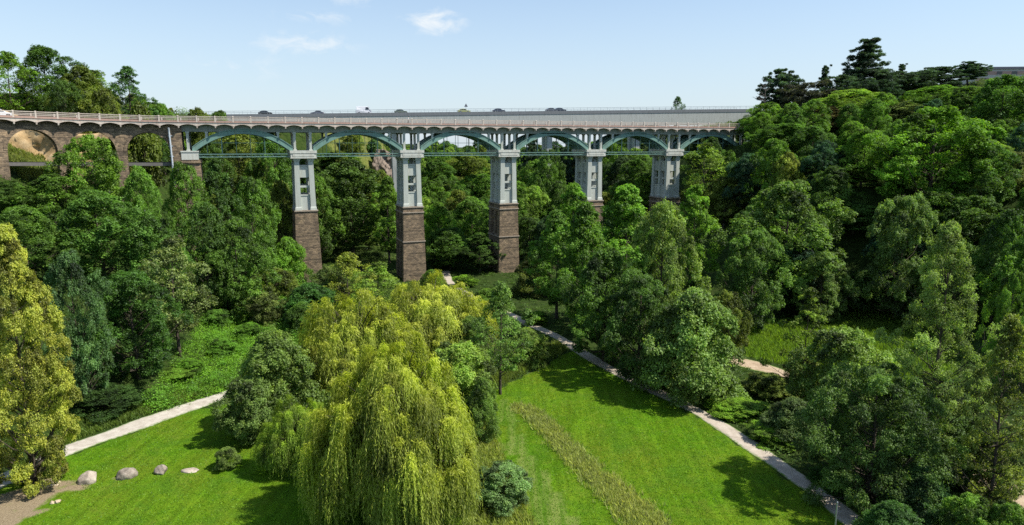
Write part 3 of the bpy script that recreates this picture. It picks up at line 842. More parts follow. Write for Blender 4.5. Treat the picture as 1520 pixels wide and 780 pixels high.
# ------------------------------------------------------------------ boulders, stones and the pole
BOUL = [mat_rock('tan_boulder', (.30, .22, .14), (.45, .36, .25), (.58, .49, .37)), mat_rock('grey_tan_boulder', (.22, .18, .14), (.38, .32, .26), (.52, .46, .38)), mat_rock('dark_grey_boulder', (.15, .125, .10), (.27, .23, .185), (.40, .35, .29))]
def boulder(px, py, w_, d_, h_, mat, seed, label, sink=.12, group='boulders set out across the lawn', name='boulder'):
    x, y = gpt(px, py); g = random.Random(seed); bm = bmesh.new(); bmesh.ops.create_icosphere(bm, subdivisions=4, radius=1)
    cuts = [(Vector((g.uniform(-1,1), g.uniform(-1,1), g.uniform(-.4,1))).normalized(), g.uniform(.58,.85)) for _ in range(9)]
    for v in bm.verts:
        p = v.co.copy()
        for n, d in cuts:
            e = p.dot(n) - d
            if e > 0: p -= n * e * .88
        p *= 1 + .05 * math.sin(p.x * 7 + seed) * math.sin(p.y * 6 + p.z * 5)
        if p.z < -.5: p.z = -.5
        v.co = Vector((p.x * w_ / 2 * 1.15, p.y * d_ / 2 * 1.15, p.z * h_ * .72 + h_ * .36))
    me = bpy.data.meshes.new(name); bm.to_mesh(me); bm.free(); me.materials.append(mat)
    me.polygons.foreach_set('use_smooth', [True] * len(me.polygons))
    o = link(name, me); o.location = (x, y, tz(x, y) - sink); o.rotation_euler = (0, 0, g.uniform(-.4, .4)); tag(o, label, 'boulder' if name == 'boulder' else 'stone', group); return o
boulder(72, 720, 1.7, 1.15, .58, BOUL[0], 3, 'tan flat topped boulder resting on bare earth nearest the yellow tree')
boulder(131, 715, 1.7, 1.3, .98, BOUL[1], 8, 'large grey and tan faceted boulder between the tan and the dark round ones')
boulder(188, 707, 1.8, 1.5, 1.02, BOUL[2], 12, 'dark grey domed boulder in the middle of the row on the lawn')
boulder(239, 702, 1.05, 1.0, .85, BOUL[2], 21, 'small upright grey boulder, least wide of the row on the lawn')
boulder(282, 699, 1.5, .9, .36, BOUL[1], 27, 'low flat pale slab of rock at the willow end of the boulder row')
boulder(78, 747, .45, .4, .22, BOUL[0], 33, 'small pale stone in the grass below the tan boulder, nearer the bare earth', .03, 'small stones in the lawn', 'stone')
boulder(86, 746, .5, .4, .3, BOUL[0], 38, 'small tan stone beside another pale stone in the lawn, nearer the boulders', .03, 'small stones in the lawn', 'stone')
x, y, z = at(1243, 746, 47.5); h0 = tz(x, y)
o = empty('metal_pole', (x, y, h0)); tag(o, 'slim pale metal pole standing at the edge of the lawn by the footpath', 'pole')
b = MB(); b.tube([(0, 0, -.3), (0, 0, z - h0)], .055, 12); b.build('shaft', STEEL, o); b = MB(); b.tube([(0, 0, z - h0), (0, 0, z - h0 + .06)], [.065, .04], 12); b.build('cap', STEEL, o)
# ------------------------------------------------------------------ foliage tools
def unit(v): return v / np.maximum(np.linalg.norm(v, axis=-1, keepdims=True), 1e-9)
def leaf_mesh(name, P_, N, size, tint, warm, g, aspect=.55, axis_=None, mat=None):
    """one rhombic leaf (or spray of leaves) per point: P_ centre, N normal"""
    n = len(P_)
    if axis_ is None: axis_ = g.normal(0, 1, (n, 3))
    a = unit(axis_ - N * np.sum(axis_ * N, -1, keepdims=True)); c = np.cross(N, a)
    s = size[:, None]
    k = (g.random((n, 1)) - .5) * .5
    V = np.stack([P_ - a * s * .5, P_ + c * s * .5 * aspect + a * s * .05 * k + N * s * .06, P_ + a * s * .5, P_ - c * s * .5 * aspect + N * s * .06], 1).reshape(-1, 3)
    q = np.arange(4 * n).reshape(n, 4)
    me = bpy.data.meshes.new(name); fill_mesh(me, V, q)
    for nm, arr in (('tint', tint), ('warm', warm)):
        at_ = me.attributes.new(nm, 'FLOAT', 'FACE'); at_.data.foreach_set('value', np.ascontiguousarray(arr, np.float32))
    me.materials.append(mat or LEAF); return me

def cloud(g, lobes, npuff, nleaf, leaf, up=.8, squash=.8, spread=.42, low=-.25, warmp=.12, puffr=.38, centre=None, rnd_n=.7):
    """lobes: array (n,4) x,y,z,r -> leaf arrays; puffs sit on the outer, upper shell of each lobe"""
    L = np.asarray(lobes, float); n = len(L)
    cen = np.array([0, 0, L[:, 2].mean()]) if centre is None else np.asarray(centre)
    d = unit(g.normal(0, 1, (n, npuff, 3)))
    out = unit((L[:, None, :3] - cen) * [1, 1, .5] + 1e-6)
    d = unit(d + out * .65 + [0, 0, .3])
    d[..., 2] = np.maximum(d[..., 2], low)
    rr = L[:, None, 3:4] * g.uniform(.72, 1.06, (n, npuff, 1))
    pc = L[:, None, :3] + d * rr * [1, 1, squash]
    pr = L[:, 3][:, None] * puffr * g.uniform(.6, 1.25, (n, npuff))
    pt = .5 + .28 * g.normal(0, .7, (n, 1)) + .14 * g.normal(0, 1, (n, npuff))
    pc = pc.reshape(-1, 3); pr = pr.reshape(-1); pt = np.broadcast_to(pt, (n, npuff)).reshape(-1); pd = d.reshape(-1, 3)
    m = len(pc)
    ld = unit(g.normal(0, 1, (m, nleaf, 3)) + pd[:, None] * .5 + [0, 0, .25])
    lr = pr[:, None, None] * g.uniform(.25, 1.0, (m, nleaf, 1)) ** .7 * 1.15
    p = pc[:, None] + ld * lr * [1, 1, .72] + g.normal(0, spread * .12, (m, nleaf, 3))
    nn = unit(ld * .55 + [0, 0, up] + g.normal(0, rnd_n * .6, (m, nleaf, 3)))
    sz = leaf * g.uniform(.6, 1.3, (m, nleaf))
    tt = np.clip(pt[:, None] + g.normal(0, .13, (m, nleaf)), 0, 1)
    ww = np.clip(g.random((m, nleaf)) * .35 + (g.random((m, 1)) < warmp) * .5, 0, 1)
    return p.reshape(-1, 3), nn.reshape(-1, 3), sz.reshape(-1), tt.reshape(-1), ww.reshape(-1)
def cat(*cl): return [np.concatenate(x) for x in zip(*cl)]

def limbs(g, H, R0, lobes, crown_base, r_tr, top=.82, wob=.25, lim_r=.24, twigs=0, fork=None):
    b = MB(); n = 9; pts = []
    ph = g.uniform(0, 6, 2)
    for i in range(n):
        t = i / (n - 1); pts.append((math.sin(t * 3 + ph[0]) * wob * t, math.sin(t * 2.6 + ph[1]) * wob * t, -.6 + t * (H * top + .6)))
    rad = [r_tr * (1.25 if i == 0 else 1) * (1 - .82 * (i / (n - 1)) ** .8) for i in range(n)]
    b.tube(pts, rad, 8)
    pa = np.array(pts)
    for (x, y, z, r) in lobes:
        zz = min(max(crown_base * .75, z - (math.hypot(x, y)) * g.uniform(.5, .9)), H * top * .93)
        i = np.interp(zz, pa[:, 2], np.arange(n)); j = int(i); f = i - j; j2 = min(j + 1, n - 1)
        s = pa[j] * (1 - f) + pa[j2] * f; e = np.array([x, y, z]); rr = max(.03, rad[j] * lim_r * 1.6)
        mid = s * .5 + e * .5 + [0, 0, -.06 * np.linalg.norm(e - s)] + g.normal(0, .15, 3)
        b.tube([s, s * .7 + mid * .3, mid, mid * .4 + e * .6, e], [rr, rr * .8, rr * .6, rr * .4, rr * .18], 5)
        for k in range(twigs):
            d = unit(g.normal(0, 1, 3) + (e / max(np.linalg.norm(e), 1)) + [0, 0, .3]); st = mid + (e - mid) * g.uniform(0, 1)
            b.tube([st, st + d * r * .6 + g.normal(0, .1, 3), st + d * r * 1.15], [rr * .3, rr * .2, .012], 4, False)
    return b
def env_lobes(g, H, cb, R_, n, prof, lr=(.30, .44), inner=.25, jit=.18):
    """lobe centres on a crown envelope: prof(t) is the relative radius at height t"""
    out = []
    for i in range(n):
        t = (i + .5) / n; t = t ** .9
        a = i * 2.39996 + g.uniform(-.5, .5); pr = prof(t)
        r = R_ * g.uniform(*lr) * (.55 + .45 * pr)
        rad = max(0, R_ * pr - r * .75) * g.uniform(1 - jit * 1.6, 1 + jit)
        if g.random() < inner: rad *= .55
        out.append((math.cos(a) * rad, math.sin(a) * rad, cb + (H - cb) * t * .97 - r * .25, r))
    out.append((g.normal(0, .2), g.normal(0, .2), H - R_ * lr[0] * .9, R_ * lr[0] * 1.05))
    return np.array(out)
P_ROUND = lambda t: max(.12, math.sin(math.pi * (t * .86 + .1))) ** .65
P_OVAL = lambda t: max(.1, math.sin(math.pi * (t * .90 + .07))) ** .85 * (1 - .2 * t)
P_EGG = lambda t: max(.12, (1 - t) ** .55 * min(1, .55 + t * 2.2))
P_DOME = lambda t: max(.15, (1 - t * t) ** .5)
P_SPREAD = lambda t: max(.15, math.sin(math.pi * (t * .62 + .28))) ** .6

PROTO = {}
def proto(kind, var, H, R_, crown, trunk):
    PROTO[(kind, var)] = (crown, trunk, H, R_)
def mk(kind, var, seed, H, R_, cb, n, prof, npuff, nleaf, leaf, r_tr, lr=(.30, .44), inner=.25, jit=.18, twigs=0, aspect=.6, **kw):
    g = np.random.default_rng(seed); L = env_lobes(g, H, cb, R_, n, prof, lr, inner, jit)
    c = cloud(g, L, npuff, nleaf, leaf, **kw)
    ok = (c[0][:, 2] > (.15 if cb < 1 else cb * .35)); c = [x[ok] for x in c]
    me = leaf_mesh('crown', *c, g, aspect)
    t = limbs(g, H, R_, L, cb, r_tr, twigs=twigs)
    tm = bpy.data.meshes.new('trunk'); tm.from_pydata(t.v, [], t.f); tm.update(); tm.materials.append(BARK); tm.polygons.foreach_set('use_smooth', [True] * len(tm.polygons))
    zz = c[0][:, 2]; rr = np.hypot(c[0][:, 0], c[0][:, 1])
    proto(kind, var, float(np.quantile(zz, .999)), float(np.quantile(rr, .97)), me, tm)

# medium distance broadleaf trees
for v, s in enumerate((11, 12, 13, 14)):
    mk('broad', v, s, 14, 6.2, 2.4, 46 + 3 * v, P_ROUND, 17, 46, .29, .34, lr=(.22, .34), jit=.32)
for v, s in enumerate((21, 22, 23)):
    mk('oval', v, s, 18, 5.6, 3.0, 52, P_OVAL, 16, 44, .29, .34, lr=(.22, .34), jit=.34)
for v, s in enumerate((31, 32)):
    mk('airy', v, s, 13, 5.0, 3.0, 34, P_OVAL, 12, 28, .25, .24, lr=(.22, .34), jit=.35, twigs=4, inner=.4, rnd_n=1.0)
for v, s in enumerate((41, 42, 43)):
    mk('shrub', v, s, 4, 2.7, .5, 20, P_DOME, 20, 34, .24, .10, lr=(.34, .46), jit=.2)
# nearer, finer leaved trees
mk('finebroad', 0, 51, 13, 6.2, 1.6, 66, P_ROUND, 20, 42, .25, .32, lr=(.18, .29), jit=.32)
mk('finebroad', 1, 52, 13, 6.0, 1.4, 70, P_SPREAD, 19, 42, .25, .32, lr=(.17, .28), jit=.34)
mk('fineshrub', 0, 53, 6, 3.6, .4, 44, P_DOME, 24, 44, .17, .12, lr=(.24, .34), jit=.22, rnd_n=1.0)
mk('fineshrub', 1, 54, 6, 3.6, .4, 48, P_ROUND, 22, 44, .17, .12, lr=(.22, .32), jit=.28, rnd_n=1.0, twigs=2)
mk('nearbroad', 0, 55, 10, 6.3, .8, 95, P_SPREAD, 20, 62, .17, .28, lr=(.14, .24), jit=.34, rnd_n=1.0)
mk('alder', 0, 61, 23, 6.2, 4.5, 78, P_OVAL, 15, 60, .18, .36, lr=(.17, .26), jit=.4, inner=.45, twigs=3, rnd_n=1.0)
mk('alder', 1, 62, 16, 5.0, 1.8, 60, P_EGG, 12, 30, .22, .26, lr=(.18, .27), jit=.4, inner=.45, twigs=5, rnd_n=1.0)
mk('sparse', 0, 63, 12, 4.4, 2.0, 42, P_EGG, 9, 26, .22, .15, lr=(.14, .22), jit=.45, inner=.35, twigs=3, rnd_n=.9, squash=.5)
mk('lime', 0, 64, 22, 7.4, .7, 120, lambda t: max(.2, math.sin(math.pi * (t * .84 + .14))) ** .7 * (1 - .25 * t), 24, 58, .22, .40, lr=(.17, .26), jit=.22, inner=.3, up=.7, squash=.75, warmp=.3)

# flat tiered conifers
def mk_pine(kind, var, seed, H, R_, tiers, per, prof, cb, leaf, flat, nleaf, r_tr, wind=.0, gap=.35):
    g = np.random.default_rng(seed); lob = []; b = MB()
    pts = [(math.sin(i * .7 + seed) * .12 * i, math.cos(i * .9 + seed) * .1 * i, -.6 + i / 8 * (H * .96 + .6)) for i in range(9)]
    b.tube(pts, [r_tr * (1.05 - i / 8.3) for i in range(9)], 8)
    for i in range(tiers):
        t = (i + g.uniform(-.2, .2)) / tiers; t = min(max(t, 0), 1); z = cb + (H - cb) * t
        for k in range(per):
            if g.random() < gap * .5: continue
            a = 6.283 * (k + g.uniform(-.3, .3)) / per + i * 1.1; ln = R_ * prof(t) * g.uniform(.6, 1.12) * (1 + wind * math.cos(a))
            e = np.array([math.cos(a) * ln, math.sin(a) * ln, z + ln * g.uniform(.10, .34)])
            s = np.array([0, 0, z - .2]); m_ = s * .45 + e * .55 - [0, 0, .08 * ln]
            b.tube([s, m_, e], [r_tr * .28 * (1 - t * .6), r_tr * .17 * (1 - t * .5), .03], 5, False)
            for f in np.linspace(.32, 1.0, max(2, int(ln / 1.1))):
                q = s + (e - s) * f + g.normal(0, .22, 3); lob.append((*q, R_ * g.uniform(.11, .19) * (.7 + .5 * prof(t))))
    lob.append((pts[-1][0], pts[-1][1], H * .97, R_ * .14)); L = np.array(lob)
    c = cloud(g, L, 7, nleaf, leaf, up=.3, squash=flat, low=-.15, warmp=.04, puffr=.5, rnd_n=1.1)
    me = leaf_mesh('crown', *c, g, .22)
    tm = bpy.data.meshes.new('trunk'); tm.from_pydata(b.v, [], b.f); tm.update(); tm.materials.append(BARK)
    proto(kind, var, float(np.quantile(c[0][:, 2], .9995)), float(np.quantile(np.hypot(c[0][:, 0], c[0][:, 1]), .97)), me, tm)
mk_pine('pine', 0, 71, 20, 6.4, 13, 8, lambda t: max(.16, (1 - t) ** .75), 1.5, .6, .6, 40, .42, gap=.16)
mk_pine('pine', 1, 72, 15, 4.6, 10, 7, lambda t: max(.2, math.sin(math.pi * (.25 + .7 * t))), 4, .7, .55, 28, .34, .15, gap=.4)
mk_pine('cedar', 0, 73, 13, 7.5, 7, 8, lambda t: max(.3, 1 - t * .72), 1.2, .72, .4, 26, .4, .2, gap=.2)
mk_pine('cedar', 1, 74, 11, 7.0, 6, 7, lambda t: max(.35, math.sin(math.pi * (.3 + .55 * t))), 1.2, .7, .45, 26, .36, -.25, gap=.3)
mk_pine('cypress', 0, 75, 9, 1.7, 14, 6, lambda t: max(.12, (1 - t) ** .8), .4, .4, .8, 22, .14, gap=.1)

# willow: arching heads with hanging strands
def mk_willow(var, seed, H, R_, heads, strands, maxlen, step=.15, wleaf=.30):
    g = np.random.default_rng(seed); b = MB(); P_ = []; N_ = []; A_ = []; S_ = []; T_ = []; W_ = []
    n = 9; pts = [(math.sin(i * .5) * .25, math.cos(i * .6) * .2, -.5 + i / 8 * H * .7) for i in range(n)]; b.tube(pts, [.55 * (1 - i / 10) for i in range(n)], 9)
    hd = []
    for i in range(heads):
        t = min(.999, (i + .5) / (heads * .66)); el = math.asin(1 - t * .93); a = i * 2.39996 + g.normal(0, .25)
        k = 1 + .20 * math.sin(a * 3 + seed) * math.cos(el * 2) + g.normal(0, .07)
        if i >= heads * .82: el = math.asin(g.uniform(.1, .9)); k *= .7
        elif i >= heads * .66: el = g.uniform(.08, .34); k *= .94
        hd.append((math.cos(a) * math.cos(el) * R_ * k * .93, math.sin(a) * math.cos(el) * R_ * k * .93, H * (.24 + .76 * math.sin(el)) * (1 + .5 * (k - 1)) , a))
    for (x, y, z, a) in hd:
        e = np.array([x, y, z]); s = np.array([x * .05, y * .05, min(z * .6, H * .62)]); m_ = s * .45 + e * .55 + [0, 0, .09 * np.linalg.norm(e - s)]
        b.tube([s, s * .6 + m_ * .4, m_, m_ * .4 + e * .6 + [0, 0, .15], e], [.10, .07, .05, .03, .012], 5, False)
        rad = math.hypot(x, y); ht = g.normal(.5, .2); spread = R_ * g.uniform(.13, .27)
        for k in range(strands):
            # each strand starts along the last part of the limb, arches out, then drops
            f = g.uniform(.80, 1.05); st = m_ + (e - m_) * f + g.normal(0, .18, 3)
            aa = a + g.normal(0, 1.2); o = np.array([math.cos(aa), math.sin(aa), 0]) * g.uniform(.15, 1.0) * spread
            ln = g.uniform(.45, 1.0) * maxlen * g.uniform(.7, 1.05) * (.55 + .45 * rad / R_); m = max(6, int(ln / step)); u = np.arange(m) / m * ln
            ex = 1 - np.exp(-u / .9); sway = g.normal(0, .06, 2)
            p = st + np.stack([o[0] * ex + sway[0] * u * .4, o[1] * ex + sway[1] * u * .4, .32 * np.exp(-((u - .35) / .4) ** 2) - np.maximum(u - .35, 0) * .97], -1)
            p = p[p[:, 2] > .35]
            if len(p) < 3: continue
            m = len(p); q = p + g.normal(0, .055, (m, 3)); dirn = np.gradient(p, axis=0)
            ax = unit(dirn + g.normal(0, .35, (m, 3)) * .15 + [0, 0, -.05]); nn = unit(np.stack([np.cos(a) + g.normal(0, .9, m), np.sin(a) + g.normal(0, .9, m), .75 + g.normal(0, .4, m)], -1))
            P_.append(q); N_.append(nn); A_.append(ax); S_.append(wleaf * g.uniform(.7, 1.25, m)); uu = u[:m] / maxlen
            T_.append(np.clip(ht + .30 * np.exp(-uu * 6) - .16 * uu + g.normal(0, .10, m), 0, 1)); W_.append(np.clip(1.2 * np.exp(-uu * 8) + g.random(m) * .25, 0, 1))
    c = [np.concatenate(v) for v in (P_, N_, S_, T_, W_)]; A = np.concatenate(A_)
    me = leaf_mesh('crown', *c, g, .20, A)
    tm = bpy.data.meshes.new('trunk'); tm.from_pydata(b.v, [], b.f); tm.update(); tm.materials.append(BARK)
    proto('willow', var, float(np.quantile(c[0][:, 2], .9995)), float(np.quantile(np.hypot(c[0][:, 0], c[0][:, 1]), .985)), me, tm)
mk_willow(0, 81, 13.5, 8.0, 230, 76, 5.6, .17, .36)
mk_willow(1, 82, 11, 7.0, 150, 52, 4.4, .20, .38)
# dead, spiky conifer top
def dead_tree(px, py, Y, label):
    x, y, z = at(px, py, Y); g0 = tz(x, y); H = z - g0; g = np.random.default_rng(5); b = MB()
    o = empty('dead_tree', (x, y, g0 - .3)); tag(o, label, 'tree'); b.tube([(0, 0, 0), (.2, 0, H * .5), (.3, .1, H)], [.3, .2, .04], 7)
    b.build('trunk', simple('dead_wood', (.10, .085, .07), .9), o)
    for k in range(22):
        t = g.uniform(.45, .97); a = g.uniform(2.2, 4.1) if k % 3 else g.uniform(0, 6.28); ln = (1.15 - t) * H * .38 * g.uniform(.7, 1.2)
        s = Vector((.25 * t, 0, H * t)); e = s + Vector((math.cos(a) * ln, math.sin(a) * ln, ln * .45)); c = MB(); c.tube([s, s.lerp(e, .5) - Vector((0, 0, .15)), e], [.09, .06, .02], 5)
        for f in (.4, .6, .8):
            q = s.lerp(e, f)
            for s_ in (-1, 1): c.tube([q, q + Vector((math.cos(a + s_ * .9) * .7, math.sin(a + s_ * .9) * .7, .35))], [.035, .01], 4)
        c.build('branch', bpy.data.materials['dead_wood'], o)

# ------------------------------------------------------------------ placing trees
TREE_LOG = []
def plant(kind, var, px, py, Y, wpx, colr, label, cat_='tree', group=None, name=None, ground=None, rot=None):
    """top of the crown at picture point (px,py) when the plant stands at distance Y; crown wpx wide there"""
    crown, trunk, H0, R0 = PROTO[(kind, var)]
    x, y, z = at(px, py, Y); g0 = tz(x, y) if ground is None else ground
    H = z - g0
    depth = Y * cp + (CZ - z) * sp
    TREE_LOG.append((name or kind, px, py, Y, round(H, 1), round(g0, 1)))
    H = max(H, 1.0); rad = wpx / FPX * depth / 2
    nm = name or {'willow': 'willow_tree', 'pine': 'pine_tree', 'cedar': 'cedar_tree', 'cypress': 'cypress_tree', 'shrub': 'shrub', 'fineshrub': 'shrub'}.get(kind, 'broadleaf_tree')
    return put(nm, crown, trunk, (x, y, g0 - .1), rad / R0, H / H0, colr, label, cat_, group, rot)
PROTO_TREE = {}
def put(nm, crown, trunk, loc, s, h, colr, label, cat_, group, rot=None):
    key = (crown.name, trunk.name)
    if key not in PROTO_TREE:
        e = empty(nm); link('trunk', trunk, e); link('crown', crown, e); PROTO_TREE[key] = e; o = e
        for k in ('label',): pass
    else:
        src = PROTO_TREE[key]; o = src.copy(); o.name = nm; COL.objects.link(o)
        for k in list(o.keys()): del o[k]
        for ch in src.children:
            c = ch.copy(); COL.objects.link(c); c.parent = o
    o.location = loc; o.rotation_euler = (0, 0, rnd.uniform(0, 6.28) if rot is None else rot); o.scale = (s, s, h)
    for ch in o.children:
        if ch.name.startswith('crown'):
            j = rnd.uniform(.92, 1.08); ch.color = (.93 * colr[0] * j * rnd.uniform(.95, 1.05), colr[1] * j, colr[2] * j * rnd.uniform(.9, 1.1), 1)
    return tag(o, label, cat_, group)

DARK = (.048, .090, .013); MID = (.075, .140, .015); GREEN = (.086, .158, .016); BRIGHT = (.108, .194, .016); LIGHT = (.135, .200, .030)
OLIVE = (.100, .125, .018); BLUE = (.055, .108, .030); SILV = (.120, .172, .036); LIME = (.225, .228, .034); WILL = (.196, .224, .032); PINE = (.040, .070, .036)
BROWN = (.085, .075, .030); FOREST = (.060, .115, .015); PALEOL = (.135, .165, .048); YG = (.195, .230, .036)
# ------------------------------------------------------------------ the trees, one by one
T = plant
SH = dict(cat_='shrub', name='shrub')
# hilltop behind the masonry arcade
T('airy', 0, 8, 76, 152, 95, BRIGHT, 'light green leafy tree on the hill above the white car, cut by the picture edge')
T('broad', 0, 62, 68, 160, 118, DARK, 'tallest dark tree on the hill above the masonry arches')
T('broad', 1, 118, 97, 158, 92, OLIVE, 'olive toned tree between the tallest dark hill tree and the open crowned bluish one')
T('alder', 1, 186, 98, 168, 92, BLUE, 'open crowned bluish tree against the sky above the masonry arcade')
T('broad', 2, 150, 132, 152, 80, OLIVE, 'low olive yellow tree on the hill in front of the open crowned bluish tree')
T('broad', 3, 92, 118, 150, 70, DARK, 'dark rounded tree at the foot of the tallest tree above the arcade')
T('airy', 1, 140, 104, 180, 70, LIGHT, 'pale feathery tree peeping between two darker hill trees above the arcade')
T('broad', 0, 236, 153, 178, 62, MID, 'small round tree on the skyline just right of the hill wood above the drainpipe')
T('shrub', 0, 205, 152, 160, 60, OLIVE, 'rusty olive shrub by the railing at the end of the hill wood', **SH)
T('broad', 1, 292, 160, 196, 62, OLIVE, 'yellowish treetop on the skyline above the abutment with the white pipe')
T('broad', 2, 325, 164, 205, 50, MID, 'small treetop on the skyline at the start of the road bridge')
T('shrub', 1, 22, 138, 166, 60, BRIGHT, 'bright green shrub on the bank above the white car', **SH)
# slope in front of the masonry arcade
T('broad', 3, 135, 200, 114, 130, GREEN, 'light green tree hiding the second masonry arch')
T('broad', 0, 205, 246, 112, 72, GREEN, 'bright green round tree below the third masonry arch')
T('broad', 2, 268, 240, 121, 74, MID, 'tree in front of the abutment, its top touching the foot of the drainpipe')
T('broad', 1, 75, 258, 106, 120, MID, 'mid green tree under the masonry arch that frames the sandy bank')
T('broad', 2, 8, 268, 104, 90, FOREST, 'dark tree below the masonry pier at the picture edge')
T('broad', 0, 140, 282, 98, 165, FOREST, 'broad deep green tree in the middle of the slope below the arcade')
T('broad', 3, 30, 305, 90, 120, FOREST, 'dark green crown just above the yellow flowering tree')
T('broad', 1, 222, 322, 97, 110, FOREST, 'dark green tree on the slope above the pale twiggy tree')
T('oval', 0, 318, 236, 126, 80, DARK, 'tall ivy dark tree beside the stone support next to the abutment')
T('broad', 2, 368, 262, 134, 80, MID, 'mid green tree under the tie beam of the arch next to the abutment')
T('broad', 3, 415, 268, 158, 66, OLIVE, 'olive tree standing just behind the first grey pier')
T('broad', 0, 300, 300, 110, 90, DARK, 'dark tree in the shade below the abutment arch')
T('finebroad', 0, 345, 325, 113, 125, FOREST, 'dark leafy tree at the top of the bright bracken slope')
T('airy', 1, 252, 352, 90, 104, PALEOL, 'pale thin leaved tree with bare grey twigs beside the bracken slope')
T('finebroad', 1, 190, 400, 80, 150, (.045, .095, .012), 'dark rounded tree by the white gravel path, at the foot of the bracken slope')
T('finebroad', 0, 98, 372, 72, 110, BLUE, 'bluish green tree right behind the yellow flowering tree')
T('fineshrub', 0, 150, 572, 73.5, 110, (.035, .07, .016), 'dark elder shrub with a few white flower heads beside the gravel path', **SH)
T('fineshrub', 1, 262, 560, 84, 70, GREEN, 'leafy green shrub at the bottom of the bracken slope by the gravel path', **SH)
T('lime', 0, 4, 334, 56.5, 142, LIME, 'big yellow green flowering lime tree at the near end of the gravel path')
T('fineshrub', 0, 458, 420, 112, 100, (.045, .105, .018), 'ivy green mound shrub at the foot of the first stone pier', **SH)
T('fineshrub', 1, 408, 400, 118, 90, OLIVE, 'brownish olive shrub at the top of the bracken slope near the first pier', **SH)
T('fineshrub', 0, 425, 352, 138, 70, BRIGHT, 'bright green creeper shrub climbing beside the first stone pier', **SH)
# valley floor
T('willow', 0, 585, 503, 52.5, 275, WILL, 'big weeping willow nearest the viewer, tallest of the yellow green willows', cat_='willow', rot=.6)
T('willow', 1, 524, 428, 80, 215, WILL, 'weeping willow behind the biggest willow, on the bracken slope side', cat_='willow', rot=2.0)
T('willow', 1, 640, 408, 95, 200, YG, 'weeping willow below the second stone pier, farthest of the three big willows', cat_='willow', rot=4.1)
T('willow', 1, 440, 590, 60, 130, (.14, .20, .024), 'low dark hanging willow bough clump on the shaded flank of the biggest willow', cat_='willow', rot=5.3)
T('airy', 0, 515, 374, 118, 96, YG, 'yellow green feathery tree between the first and second stone piers')
T('airy', 1, 560, 388, 112, 80, LIGHT, 'pale green feathery tree just before the second stone pier')
T('fineshrub', 0, 490, 395, 122, 80, (.10, .14, .03), 'yellowish shrub at the foot of the first stone pier on the willow side', **SH)
T('fineshrub', 0, 405, 490, 70, 140, (.110, .158, .032), 'greyish olive shrub between the gravel path and the big willow', **SH)
T('fineshrub', 1, 372, 560, 66, 100, (.095, .140, .030), 'dark twiggy shrub at the lawn edge below the greyish olive shrub', **SH)
T('fineshrub', 1, 336, 664, 60, 40, (.11, .16, .03), 'small low shrub standing out on the lawn beside the willow shadow', **SH)
T('fineshrub', 1, 680, 508, 72, 124, LIGHT, 'light grey green shrub on the far shoulder of the big willow, by the mown strip', **SH)
T('fineshrub', 0, 716, 560, 66, 56, (.10, .155, .03), 'dusty green shrub between the big willow and the start of the tall grass strip', **SH)
T('airy', 0, 742, 418, 79, 112, (.105, .170, .030), 'loose crowned alder with pale bare trunks below the third stone pier')
T('fineshrub', 0, 782, 486, 91, 70, LIGHT, 'round shrub at the foot of the loose crowned alder by the footpath', **SH)
T('fineshrub', 1, 748, 690, 53, 92, (.125, .190, .065), 'low bluish shrub at the bottom edge beside the big willow', **SH)
T('fineshrub', 0, 792, 376, 138, 64, OLIVE, 'golden olive shrub right beside the third stone pier', **SH)
T('fineshrub', 1, 795, 462, 112, 40, BRIGHT, 'small bright green shrub where the footpath bends into the wood', **SH)
# seen under and behind the viaduct
T('broad', 0, 352, 192, 192, 100, OLIVE, 'olive treetop behind the arch beside the abutment')
T('broad', 3, 405, 206, 186, 84, MID, 'green treetop behind the arch, just before the first grey pier')
T('broad', 2, 310, 205, 176, 60, DARK, 'dark treetop behind the little bay between abutment and first arch')
T('broad', 1, 518, 236, 184, 150, (.045, .080, .013), 'huge dark chestnut tree filling the gap between the first and second piers')
T('broad', 0, 470, 262, 172, 70, MID, 'green tree right behind the first pier beside the huge dark chestnut')
T('oval', 1, 574, 262, 176, 66, GREEN, 'light green tree pressed between the huge dark chestnut and the second pier')
T('broad', 2, 545, 252, 262, 60, OLIVE, 'olive tree below the grey rocks behind the second arch span')
T('broad', 3, 495, 225, 250, 80, MID, 'mid green tree above the huge dark chestnut, below the scrubby hillside')
T('shrub', 2, 555, 206, 285, 30, BLUE, 'dark round bush on the scrubby hillside seen under the viaduct', **SH)
T('shrub', 0, 520, 212, 280, 44, OLIVE, 'olive bush on the scrubby hillside beside the dark round bush', **SH)
T('broad', 1, 650, 300, 176, 60, BRIGHT, 'bright green tree just right of the second pier shaft')
T('broad', 0, 700, 292, 184, 82, MID, 'mid green tree between the second and third grey shafts')
T('broad', 2, 668, 338, 168, 90, FOREST, 'dark green tree overhanging the sunlit path under the viaduct')
T('oval', 2, 712, 345, 164, 70, DARK, 'deep green tree tight against the third stone pier, on the path side')
T('broad', 3, 690, 226, 290, 86, OLIVE, 'rounded olive tree topping the far wood under the middle arch')
T('broad', 1, 648, 238, 270, 76, FOREST, 'dark round tree of the far wood beside the second pier cap')
T('broad', 0, 720, 258, 240, 70, MID, 'green tree of the far wood left of the third pier cap')
T('broad', 2, 640, 268, 225, 66, MID, 'fresh green tree of the far wood beside the second grey shaft')
T('pine', 1, 790, 208, 270, 40, PINE, 'dark pine on the far ridge seen through the arch after the third pier')
T('cedar', 0, 848, 206, 265, 56, PINE, 'dark spreading conifer on the far ridge behind the fourth pier cap')
T('broad', 3, 800, 236, 245, 72, GREEN, 'bright green tree below the dark pine seen through the arch')
T('broad', 2, 816, 222, 214, 60, FOREST, 'dark green tree in front of the road bridge pier seen through the arch'); T('broad', 1, 828, 268, 200, 60, DARK, 'dark tree just left of the fourth grey shaft')
